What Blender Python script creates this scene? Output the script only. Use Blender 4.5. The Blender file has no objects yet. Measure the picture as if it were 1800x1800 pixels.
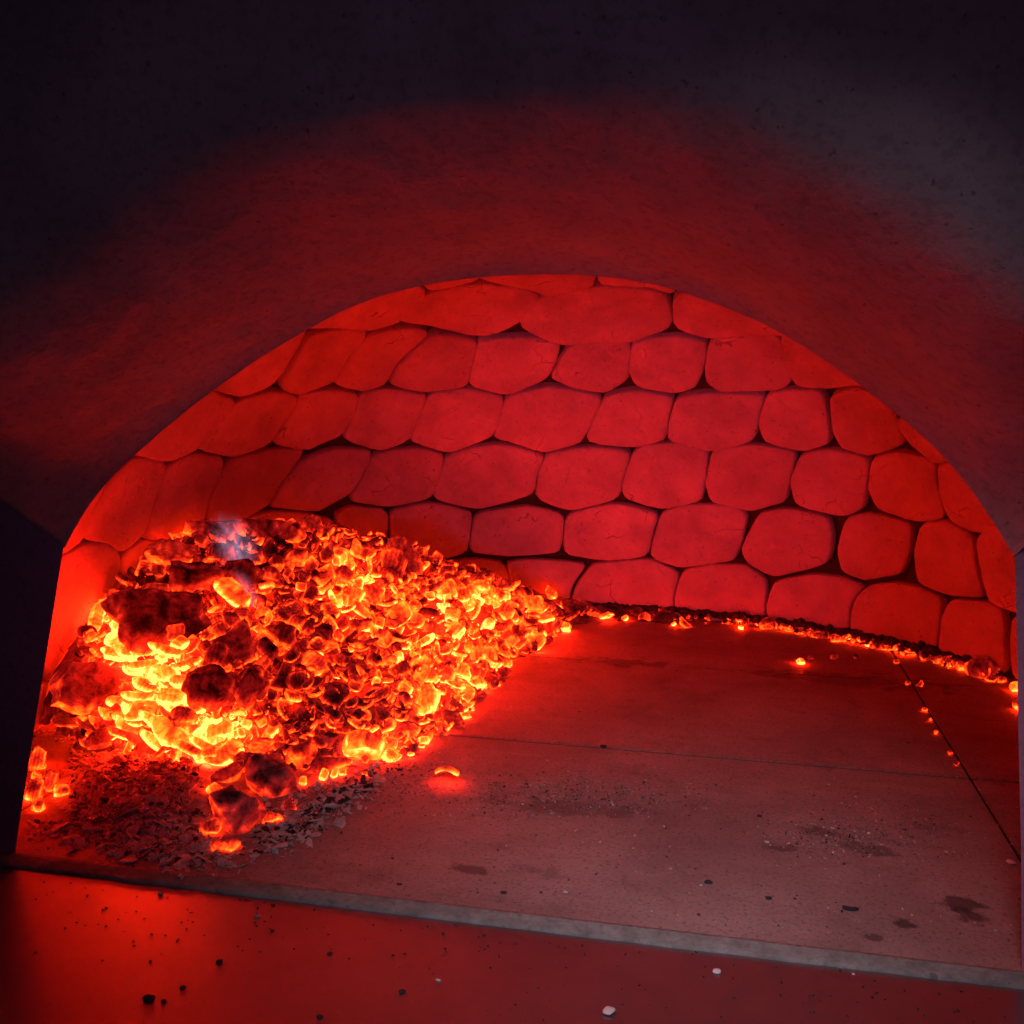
import bpy, bmesh, math, random
import numpy as np
from mathutils import Vector, Matrix, noise

random.seed(11)
rng = np.random.default_rng(11)
SC = bpy.context.scene
COL = SC.collection

# ------------------------------------------------------------------ camera
YAW, PITCH, ROLL, FOC, CAMH = math.radians(11.6), math.radians(-6.7), math.radians(0.9), 1850.0, 0.27
fwd = np.array([-math.sin(YAW)*math.cos(PITCH), math.cos(YAW)*math.cos(PITCH), math.sin(PITCH)])
rt0 = np.cross(fwd, [0, 0, 1.0]); rt0 /= np.linalg.norm(rt0); up0 = np.cross(rt0, fwd)
RT = rt0*math.cos(ROLL)+up0*math.sin(ROLL); UP = up0*math.cos(ROLL)-rt0*math.sin(ROLL)
CAMO = np.array([0.0, 0.0, CAMH])
cd = bpy.data.cameras.new('camera'); cam = bpy.data.objects.new('camera', cd); COL.objects.link(cam)
cd.sensor_width = 36.0; cd.lens = FOC/1800*36.0; cd.clip_start = 0.01; cd.clip_end = 50
cam.matrix_world = Matrix(((RT[0], UP[0], -fwd[0], 0), (RT[1], UP[1], -fwd[1], 0), (RT[2], UP[2], -fwd[2], CAMH), (0, 0, 0, 1)))
SC.camera = cam

# ------------------------------------------------------------------ light
w = bpy.data.worlds.new('World'); SC.world = w; w.use_nodes = True
w.node_tree.nodes['Background'].inputs[0].default_value = (0.46, 0.30, 0.62, 1)
w.node_tree.nodes['Background'].inputs[1].default_value = 0.020


def area(name, loc, aim, size, power, color):
    ld = bpy.data.lights.new(name, 'AREA'); ld.shape = 'DISK'; ld.size = size; ld.energy = power; ld.color = color
    o = bpy.data.objects.new(name, ld); COL.objects.link(o); o.location = loc
    o.rotation_euler = (Vector(aim)-Vector(loc)).to_track_quat('-Z', 'Y').to_euler()
    return o


area('dim_room_light', (0.02, 0.13, 0.42), (-0.02, 0.52, 0.0), 0.14, 0.135, (1.0, 0.80, 0.88)).data.spread = math.radians(50)
area('fill_light', (0.05, -1.30, 0.14), (-0.08, 0.60, 0.17), 0.30, 0.034, (0.80, 0.50, 0.95)).data.spread = math.radians(19)  # unseen fill lamp, added to lift green and blue on the bricks

SC.view_settings.view_transform = 'Standard'; SC.view_settings.look = 'None'
SC.view_settings.exposure = 0; SC.view_settings.gamma = 1
SC.render.engine = 'CYCLES'
SC.cycles.use_denoising = True
SC.cycles.max_bounces = 6; SC.cycles.diffuse_bounces = 4; SC.cycles.glossy_bounces = 3
SC.cycles.sample_clamp_indirect = 4.0
SC.cycles.caustics_reflective = False; SC.cycles.caustics_refractive = False
EMIT = 1.5


# ------------------------------------------------------------------ pixel <-> place helpers
def proj(P):
    d = np.asarray(P, float)-CAMO; z = d@fwd
    return np.stack([900+FOC*(d@RT)/z, 900-FOC*(d@UP)/z], -1)


def ray(px, py): return fwd+RT*(px-900)/FOC-UP*(py-900)/FOC


def onfloor(px, py, z=0.0):
    d = ray(px, py); return CAMO+d*((z-CAMH)/d[2])


def atY(px, py, Y):
    d = ray(px, py); return CAMO+d*(Y/d[1])


DC, DR, DH, DN = (-0.10, 0.82), 0.44, 0.42, 2.3
_ts = np.linspace(0.45, 2.0, 5000)


def dome_g(P, R=DR, H=DH):
    r = np.hypot(P[..., 0]-DC[0], P[..., 1]-DC[1])
    return (r/R)**DN+(np.abs(P[..., 2])/H)**DN-1


def dome_hit(px, py):
    d = ray(px, py); P = CAMO+d*_ts[:, None]; g = dome_g(P)
    i = np.where((g[:-1] < 0) & (g[1:] >= 0))[0]
    if len(i): return P[i[-1]]
    return P[np.argmin(g)]


def dome_pt(az, v, R=DR, H=DH):          # az 0 = far end, v = profile angle
    c, s = max(math.cos(v), 0)**(2/DN), max(math.sin(v), 0)**(2/DN)
    return np.array([DC[0]+R*c*math.sin(az), DC[1]+R*c*math.cos(az), H*s])


def dome_n(P):                           # inward normal
    e = 1e-4
    g = np.array([dome_g(P+np.eye(3)[k]*e)-dome_g(P-np.eye(3)[k]*e) for k in range(3)])
    return -g/np.linalg.norm(g)


def inpoly(p, poly):
    x, y = p; c = False; n = len(poly)
    for i in range(n):
        x1, y1 = poly[i]; x2, y2 = poly[i-1]
        if (y1 > y) != (y2 > y) and x < (x2-x1)*(y-y1)/(y2-y1)+x1: c = not c
    return c


# ------------------------------------------------------------------ object helpers
def link(name, verts, faces, mat, parent=None, smooth=True, attrs=None):
    me = bpy.data.meshes.new(name); me.from_pydata([tuple(map(float, v)) for v in verts], [], faces); me.update()
    if smooth: me.polygons.foreach_set('use_smooth', [True]*len(me.polygons))
    if attrs:
        for k, vals in attrs.items():
            a = me.attributes.new(k, 'FLOAT', 'POINT'); a.data.foreach_set('value', np.asarray(vals, dtype=np.float32))
    me.materials.append(mat)
    o = bpy.data.objects.new(name, me); COL.objects.link(o)
    if parent: o.parent = parent
    return o


def tag(o, label=None, cat=None, group=None, kind=None):
    if label: o['label'] = label
    if cat: o['category'] = cat
    if group: o['group'] = group
    if kind: o['kind'] = kind
    return o


def empty(name, loc=(0, 0, 0)):
    o = bpy.data.objects.new(name, None); COL.objects.link(o); o.location = loc; o.empty_display_size = 0.02
    return o


def box_mesh(x0, x1, y0, y1, z0, z1, bev=0.0, seg=2):
    bm = bmesh.new(); bmesh.ops.create_cube(bm, size=1)
    for v in bm.verts:
        v.co = Vector((x0+(v.co.x+.5)*(x1-x0), y0+(v.co.y+.5)*(y1-y0), z0+(v.co.z+.5)*(z1-z0)))
    if bev: bmesh.ops.bevel(bm, geom=bm.edges[:], offset=bev, segments=seg, affect='EDGES')
    V = [v.co.copy() for v in bm.verts]; bm.verts.index_update(); Fc = [[v.index for v in f.verts] for f in bm.faces]
    bm.free(); return V, Fc


# ------------------------------------------------------------------ material helpers
def new_mat(name):
    m = bpy.data.materials.new(name); m.use_nodes = True; nt = m.node_tree
    return m, nt, nt.nodes['Principled BSDF']


def N(nt, t, **kw):
    n = nt.nodes.new(t)
    for k, v in kw.items():
        if k.startswith('i_'):
            n.inputs[int(k[2:]) if k[2:].isdigit() else k[2:].replace('_', ' ')].default_value = v
        else: setattr(n, k, v)
    return n


def L(nt, a, b): nt.links.new(a, b)


def math_n(nt, op, a, b=None, c=None, clamp=False):
    n = nt.nodes.new('ShaderNodeMath'); n.operation = op; n.use_clamp = clamp
    for i, x in enumerate((a, b, c)):
        if x is None: continue
        if hasattr(x, 'is_linked') or isinstance(x, bpy.types.NodeSocket): nt.links.new(x, n.inputs[i])
        else: n.inputs[i].default_value = x
    return n.outputs[0]


def ramp(nt, src, stops, interp='LINEAR'):
    r = nt.nodes.new('ShaderNodeValToRGB'); r.color_ramp.interpolation = interp
    e = r.color_ramp.elements
    while len(e) < len(stops): e.new(0.5)
    for el, (p, c) in zip(e, stops): el.position = p; el.color = (*c, 1) if len(c) == 3 else c
    nt.links.new(src, r.inputs[0]); return r.outputs[0]


def noise_n(nt, vec, scale, detail=4, rough=0.55, dist=0.0):
    n = nt.nodes.new('ShaderNodeTexNoise'); n.inputs['Scale'].default_value = scale
    n.inputs['Detail'].default_value = detail; n.inputs['Roughness'].default_value = rough
    n.inputs['Distortion'].default_value = dist
    nt.links.new(vec, n.inputs['Vector']); return n.outputs['Fac']


def mixc(nt, fac, a, b, mode='MIX'):
    n = nt.nodes.new('ShaderNodeMix'); n.data_type = 'RGBA'; n.blend_type = mode
    for i, x in ((0, fac), (6, a), (7, b)):
        if isinstance(x, bpy.types.NodeSocket): nt.links.new(x, n.inputs[i])
        elif i == 0: n.inputs[0].default_value = x
        else: n.inputs[i].default_value = (*x, 1)
    return n.outputs[2]


def bump(nt, h, strength, dist, bsdf):
    b = nt.nodes.new('ShaderNodeBump'); b.inputs['Strength'].default_value = strength; b.inputs['Distance'].default_value = dist
    nt.links.new(h, b.inputs['Height']); nt.links.new(b.outputs[0], bsdf.inputs['Normal'])


def mat_brick():
    m, nt, b = new_mat('fired_brick'); pos = N(nt, 'ShaderNodeNewGeometry').outputs['Position']
    oi = N(nt, 'ShaderNodeObjectInfo')
    n1 = noise_n(nt, pos, 22, 5); n2 = noise_n(nt, pos, 260, 4, .6); n3 = noise_n(nt, pos, 70, 6, .65, .8)
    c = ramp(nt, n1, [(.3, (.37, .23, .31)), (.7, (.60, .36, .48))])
    c = mixc(nt, math_n(nt, 'MULTIPLY', oi.outputs['Random'], .30), c, (.38, .19, .22))
    pits = ramp(nt, n2, [(.30, (1, 1, 1)), (.38, (0, 0, 0))])
    c = mixc(nt, math_n(nt, 'MULTIPLY', pits, .55), c, (.10, .05, .06))
    st = ramp(nt, n3, [(.60, (0, 0, 0)), (.72, (1, 1, 1))])
    c = mixc(nt, math_n(nt, 'MULTIPLY', st, .42), c, (.66, .38, .40))
    vo = N(nt, 'ShaderNodeTexVoronoi', feature='DISTANCE_TO_EDGE'); vo.inputs['Scale'].default_value = 17
    wv = N(nt, 'ShaderNodeVectorMath', operation='ADD'); L(nt, pos, wv.inputs[0])
    nz = N(nt, 'ShaderNodeTexNoise'); nz.inputs['Scale'].default_value = 30; L(nt, pos, nz.inputs['Vector'])
    sc = N(nt, 'ShaderNodeVectorMath', operation='SCALE'); sc.inputs[3].default_value = .05; L(nt, nz.outputs['Color'], sc.inputs[0])
    L(nt, sc.outputs[0], wv.inputs[1]); L(nt, wv.outputs[0], vo.inputs['Vector'])
    crack = math_n(nt, 'MULTIPLY', ramp(nt, vo.outputs[0], [(.0, (1, 1, 1)), (.012, (0, 0, 0))]), ramp(nt, n1, [(.55, (0, 0, 0)), (.62, (1, 1, 1))]))
    c = mixc(nt, math_n(nt, 'MULTIPLY', crack, .6), c, (.08, .04, .05))
    L(nt, c, b.inputs['Base Color']); b.inputs['Roughness'].default_value = .9; b.inputs['Specular IOR Level'].default_value = .2
    h = math_n(nt, 'ADD', math_n(nt, 'MULTIPLY', n3, .8), math_n(nt, 'MULTIPLY', n2, .3))
    h = math_n(nt, 'SUBTRACT', h, math_n(nt, 'MULTIPLY', crack, .5))
    bump(nt, h, .6, .0035, b); return m


def mat_simple(name, c1, c2, scale, rough=.9, bs=.4, bd=.003, fine=300, spec=.2, pit=None):
    m, nt, b = new_mat(name); pos = N(nt, 'ShaderNodeNewGeometry').outputs['Position']
    n1 = noise_n(nt, pos, scale, 5, .6); n2 = noise_n(nt, pos, fine, 3, .6)
    c = ramp(nt, n1, [(.3, c1), (.7, c2)])
    if pit:
        n3 = noise_n(nt, pos, pit, 2, .5)
        c = mixc(nt, math_n(nt, 'MULTIPLY', ramp(nt, n3, [(.25, (1, 1, 1)), (.32, (0, 0, 0))]), .5), c, tuple(x*.15 for x in c1))
    c = mixc(nt, math_n(nt, 'MULTIPLY', ramp(nt, n2, [(.35, (1, 1, 1)), (.5, (0, 0, 0))]), .3), c, tuple(x*.5 for x in c1))
    L(nt, c, b.inputs['Base Color']); b.inputs['Roughness'].default_value = rough; b.inputs['Specular IOR Level'].default_value = spec
    bump(nt, math_n(nt, 'ADD', n1, math_n(nt, 'MULTIPLY', n2, .5)), bs, bd, b); return m


# coal: `heat` (0..1) comes from the object's colour or, for a joined bed, from a vertex attribute
def mat_coal(name, src):
    m, nt, b = new_mat(name)
    tc = N(nt, 'ShaderNodeTexCoord'); geo = N(nt, 'ShaderNodeNewGeometry'); oi = N(nt, 'ShaderNodeObjectInfo')
    rim = N(nt, 'ShaderNodeAttribute', attribute_name='rim').outputs['Fac']
    if src == 'object':
        sep = N(nt, 'ShaderNodeSeparateColor'); L(nt, oi.outputs['Color'], sep.inputs[0]); heat = sep.outputs[0]; ash = sep.outputs[1]
    else:
        heat = N(nt, 'ShaderNodeAttribute', attribute_name='coal_glow').outputs['Fac']; ash = 0.3
    pos = geo.outputs['Position']
    n1 = noise_n(nt, pos, 75, 3, .5, .6); n2 = noise_n(nt, pos, 380, 3, .6)
    t = math_n(nt, 'ADD', heat, math_n(nt, 'MULTIPLY', math_n(nt, 'SUBTRACT', rim, .40), .21))
    t = math_n(nt, 'ADD', t, math_n(nt, 'MULTIPLY', math_n(nt, 'SUBTRACT', n1, .5), .82))
    t = math_n(nt, 'ADD', t, math_n(nt, 'MULTIPLY', math_n(nt, 'SUBTRACT', n2, .5), .12))
    # ashy upper faces cooler, undersides hotter; also puts form shading into the glow
    sx = N(nt, 'ShaderNodeSeparateXYZ'); L(nt, geo.outputs['Normal'], sx.inputs[0])
    t = math_n(nt, 'ADD', t, math_n(nt, 'MULTIPLY', math_n(nt, 'SUBTRACT', .30, sx.outputs[2]), .22))
    # grain cracks glow hotter
    wav = N(nt, 'ShaderNodeTexVoronoi', feature='DISTANCE_TO_EDGE'); wav.inputs['Scale'].default_value = 130
    L(nt, pos, wav.inputs['Vector'])
    crk = ramp(nt, wav.outputs[0], [(0, (1, 1, 1)), (.035, (0, 0, 0))])
    t = math_n(nt, 'SUBTRACT', t, math_n(nt, 'MULTIPLY', crk, .13))
    wv = N(nt, 'ShaderNodeTexWave'); wv.inputs['Scale'].default_value = .9 if src == 'object' else 60; wv.inputs['Distortion'].default_value = 9.0; wv.inputs['Detail'].default_value = 3
    L(nt, tc.outputs['Object'] if src == 'object' else pos, wv.inputs['Vector']); grain = wv.outputs['Fac']
    t = math_n(nt, 'ADD', t, math_n(nt, 'MULTIPLY', math_n(nt, 'SUBTRACT', grain, .5), .07))
    t = math_n(nt, 'MINIMUM', t, 1.04)
    # deep red when dull, towards orange and yellow as it heats; radiance rises steeply with temperature
    col = ramp(nt, t, [(0.30, (1, .012, .016)), (.55, (1, .022, .007)), (.68, (1, .038, .0024)), (.82, (1, .026, .0014)), (.95, (1, .0155, .0012)), (1.0, (1, .0120, .0020))])
    stg = math_n(nt, 'SUBTRACT', math_n(nt, 'MULTIPLY', math_n(nt, 'EXPONENT', math_n(nt, 'MULTIPLY', math_n(nt, 'SUBTRACT', t, 1.0), 10.5)), 46.0*EMIT), .02)
    stg = math_n(nt, 'ADD', stg, math_n(nt, 'MULTIPLY', math_n(nt, 'MAXIMUM', math_n(nt, 'SUBTRACT', t, .10), 0.0), .42))
    L(nt, col, b.inputs['Emission Color'])
    L(nt, math_n(nt, 'MAXIMUM', stg, 0.0), b.inputs['Emission Strength'])
    basec = ramp(nt, n2, [(.35, (.018, .014, .014)), (.65, (.07, .05, .05))])
    ashm = math_n(nt, 'MULTIPLY', ramp(nt, n1, [(.35, (0, 0, 0)), (.6, (1, 1, 1))]), ash)
    basec = mixc(nt, ashm, basec, (.30, .25, .28))
    L(nt, basec, b.inputs['Base Color']); b.inputs['Roughness'].default_value = .85; b.inputs['Specular IOR Level'].default_value = .2
    h = math_n(nt, 'ADD', math_n(nt, 'MULTIPLY', n2, .5), math_n(nt, 'MULTIPLY', crk, -.5))
    bump(nt, h, .5, .0015, b); return m


def stain_mask(nt, pos, x, y, rx, ry, nz, rot=0):
    mp = N(nt, 'ShaderNodeMapping', vector_type='TEXTURE')
    mp.inputs['Location'].default_value = (x, y, 0); mp.inputs['Rotation'].default_value = (0, 0, rot)
    mp.inputs['Scale'].default_value = (rx, ry, 1e3); L(nt, pos, mp.inputs['Vector'])
    ln = N(nt, 'ShaderNodeVectorMath', operation='LENGTH'); L(nt, mp.outputs[0], ln.inputs[0])
    d = math_n(nt, 'ADD', ln.outputs['Value'], math_n(nt, 'MULTIPLY', math_n(nt, 'SUBTRACT', nz, .5), 3.6))
    return ramp(nt, d, [(.55, (1, 1, 1)), (1.0, (0, 0, 0))])


def mat_floor():
    m, nt, b = new_mat('hearth_tile'); pos = N(nt, 'ShaderNodeNewGeometry').outputs['Position']
    n1 = noise_n(nt, pos, 9, 6, .6, .5); n2 = noise_n(nt, pos, 420, 3, .7); n3 = noise_n(nt, pos, 60, 6, .65, .5)
    mp = N(nt, 'ShaderNodeMapping'); mp.inputs['Scale'].default_value = (10, 90, 10); L(nt, pos, mp.inputs['Vector'])
    n4 = noise_n(nt, mp.outputs[0], 1, 4, .6, .3)
    c = ramp(nt, n1, [(.3, (.22, .150, .150)), (.7, (.37, .26, .255))])
    c = mixc(nt, math_n(nt, 'MULTIPLY', ramp(nt, n4, [(.48, (0, 0, 0)), (.70, (1, 1, 1))]), .2), c, (.16, .10, .10))
    c = mixc(nt, math_n(nt, 'MULTIPLY', ramp(nt, n2, [(.34, (1, 1, 1)), (.46, (0, 0, 0))]), .7), c, (.09, .06, .06))
    nb = noise_n(nt, pos, 34, 8, .75, 1.0)
    c = mixc(nt, math_n(nt, 'MULTIPLY', ramp(nt, nb, [(.54, (0, 0, 0)), (.68, (1, 1, 1))]), .5), c, (.13, .085, .085))
    c = mixc(nt, math_n(nt, 'MULTIPLY', ramp(nt, nb, [(.30, (1, 1, 1)), (.42, (0, 0, 0))]), .35), c, (.50, .40, .39))
    c = mixc(nt, math_n(nt, 'MULTIPLY', ramp(nt, n2, [(.62, (0, 0, 0)), (.72, (1, 1, 1))]), .35), c, (.52, .42, .40))
    for (px, py, rx, ry, rot, a) in [(1690, 1590, .013, .010, .3, .8), (1718, 1612, .010, .010, 0, .8), (825, 1527, .013, .006, 0, .65), (945, 1530, .020, .007, 0, .35),
                                (1440, 1462, .016, .010, 0, .5), (1520, 1490, .020, .010, -.2, .55), (1650, 1455, .02, .009, 0, .3), (1370, 1490, .012, .006, 0, .55), (620, 1530, .03, .01, 0, .2),
                                (1100, 1165, .05, .02, 0, .5), (1500, 1195, .10, .03, 0, .5), (1000, 1420, .06, .014, .1, .45), (1330, 1660, .01, .006, 0, .4), (1590, 1622, .006, .006, 0, .8), (1535, 1648, .005, .004, 0, .7)]:
        p = onfloor(px, py); k = stain_mask(nt, pos, p[0], p[1], rx, ry, n3, rot)
        c = mixc(nt, math_n(nt, 'MULTIPLY', k, a), c, (.045, .030, .035))
    L(nt, c, b.inputs['Base Color']); b.inputs['Roughness'].default_value = .75; b.inputs['Specular IOR Level'].default_value = .3
    bump(nt, math_n(nt, 'ADD', n3, math_n(nt, 'MULTIPLY', n2, .6)), .55, .0018, b); return m


def mat_plate():
    m, nt, b = new_mat('smoked_steel_plate'); pos = N(nt, 'ShaderNodeNewGeometry').outputs['Position']
    n1 = noise_n(nt, pos, 14, 5, .6, .4); n2 = noise_n(nt, pos, 500, 3, .7)
    c = ramp(nt, n1, [(.3, (.28, .27, .30)), (.7, (.36, .34, .38))])
    c = mixc(nt, math_n(nt, 'MULTIPLY', ramp(nt, n2, [(.28, (1, 1, 1)), (.36, (0, 0, 0))]), .5), c, (.10, .08, .08))
    L(nt, c, b.inputs['Base Color']); b.inputs['Metallic'].default_value = .9
    b.inputs['Roughness'].default_value = .31
    bump(nt, n2, .04, .0006, b); return m


M_BRICK = mat_brick()
M_MORTAR = mat_simple('sooty_mortar', (.03, .016, .018), (.06, .03, .033), 60, bs=.6, bd=.004)
M_FLOOR = mat_floor()
M_JOINT = mat_simple('dark_joint_grit', (.02, .014, .014), (.05, .035, .035), 120, bs=.6)
M_PLATE = mat_plate()
M_BAR = mat_simple('weathered_grey_metal', (.15, .145, .14), (.29, .28, .275), 90, rough=.7, bs=.5, bd=.002, pit=120)
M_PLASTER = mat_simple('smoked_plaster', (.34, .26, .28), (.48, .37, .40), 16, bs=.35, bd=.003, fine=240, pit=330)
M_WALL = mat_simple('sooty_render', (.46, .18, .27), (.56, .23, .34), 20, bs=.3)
M_COAL = mat_coal('glowing_charcoal', 'object')
M_BED = mat_coal('glowing_coal_bed', 'attr')
M_ASH = mat_simple('wood_ash', (.34, .29, .30), (.72, .64, .66), 70, bs=.6, fine=500)
M_CINDER = mat_simple('dark_cinder', (.025, .020, .022), (.08, .06, .065), 120, bs=.6, fine=500)
M_PALE = mat_simple('pale_grit', (.55, .48, .48), (.70, .62, .62), 100, bs=.3)

# ------------------------------------------------------------------ the hearth floor
YF = 0.507
floor_root = empty('oven_floor'); tag(floor_root, 'pale brown fireclay hearth slabs inside the oven, dusty, with thin dark joints', kind='structure')
V, Fc = box_mesh(-1.0, 1.0, YF+.004, 1.5, -.06, -.0009)
link('joint_bed', V, Fc, M_JOINT, floor_root, smooth=False)
xs = [-.95, -.43, .177, .72]; ys = [YF+.002, .772, 1.028, 1.29, 1.45]
for i in range(3):
    for j in range(4):
        g = .0008
        V, Fc = box_mesh(xs[i]+g, xs[i+1]-g, ys[j]+(g*1.7 if j else 0), ys[j+1]-g*1.7, -.04, random.uniform(-.0003, .0003), .0007)
        link('floor_slab', V, Fc, M_FLOOR, floor_root, smooth=False)

# steel plate in front, one shallow step below
V, Fc = box_mesh(-1.0, 1.0, -.25, YF-.0005, -.05, -.0026, .0005)
tag(link('landing_plate', V, Fc, M_PLATE, smooth=False), 'smooth dark metal landing plate mirroring the red oven mouth', kind='structure')

# threshold bar: a chipped grey strip between plate and slabs
nseg = 220; V = []; Fc = []
for i in range(nseg+1):
    x = -1+2*i/nseg
    a = noise.noise(Vector((x*40, 0, 0)))*.0006; bb = noise.noise(Vector((x*55, 5, 0)))*.0006
    c2 = max(0, noise.noise(Vector((x*90, 9, 0)))-.35)*.003
    V += [(x, YF-.0102+a*1.2, -.0045), (x, YF-.0098+a*1.4+c2, -.0014-c2*.4), (x, YF-.0088+a+c2*1.5, -.0006+bb*.3-c2*.3), (x, YF-.0004, .0002+bb*.4), (x, YF+.0012, .0006+bb*.3), (x, YF+.0018, -.0075)]
for i in range(nseg):
    for k in range(5):
        p = i*6+k; Fc.append((p, p+6, p+7, p+1))
tag(link('threshold_bar', V, Fc, M_BAR), 'thin chipped grey metal strip along the front edge of the hearth', 'threshold strip')

# ------------------------------------------------------------------ brick dome
MOUTH_PX = [(24, 1700), (22, 1515), (60, 1270), (88, 1100), (110, 960), (122, 935), (155, 882), (200, 830), (240, 795), (300, 742), (380, 680), (460, 625), (540, 578), (600, 545), (670, 518),
            (745, 500), (800, 491), (870, 484), (940, 481), (1010, 481), (1090, 488), (1170, 503), (1250, 530), (1300, 549), (1350, 572), (1420, 612), (1480, 652), (1540, 697), (1600, 746),
            (1660, 800), (1710, 860), (1750, 915), (1785, 975), (1788, 1100), (1790, 1240), (1796, 1500), (1800, 1790)]
MX = [(p[0], p[2]) for p in (atY(x, y, YF) for x, y in MOUTH_PX)]
MX[0] = (MX[0][0], -.03); MX[-1] = (MX[-1][0], -.03)

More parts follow.
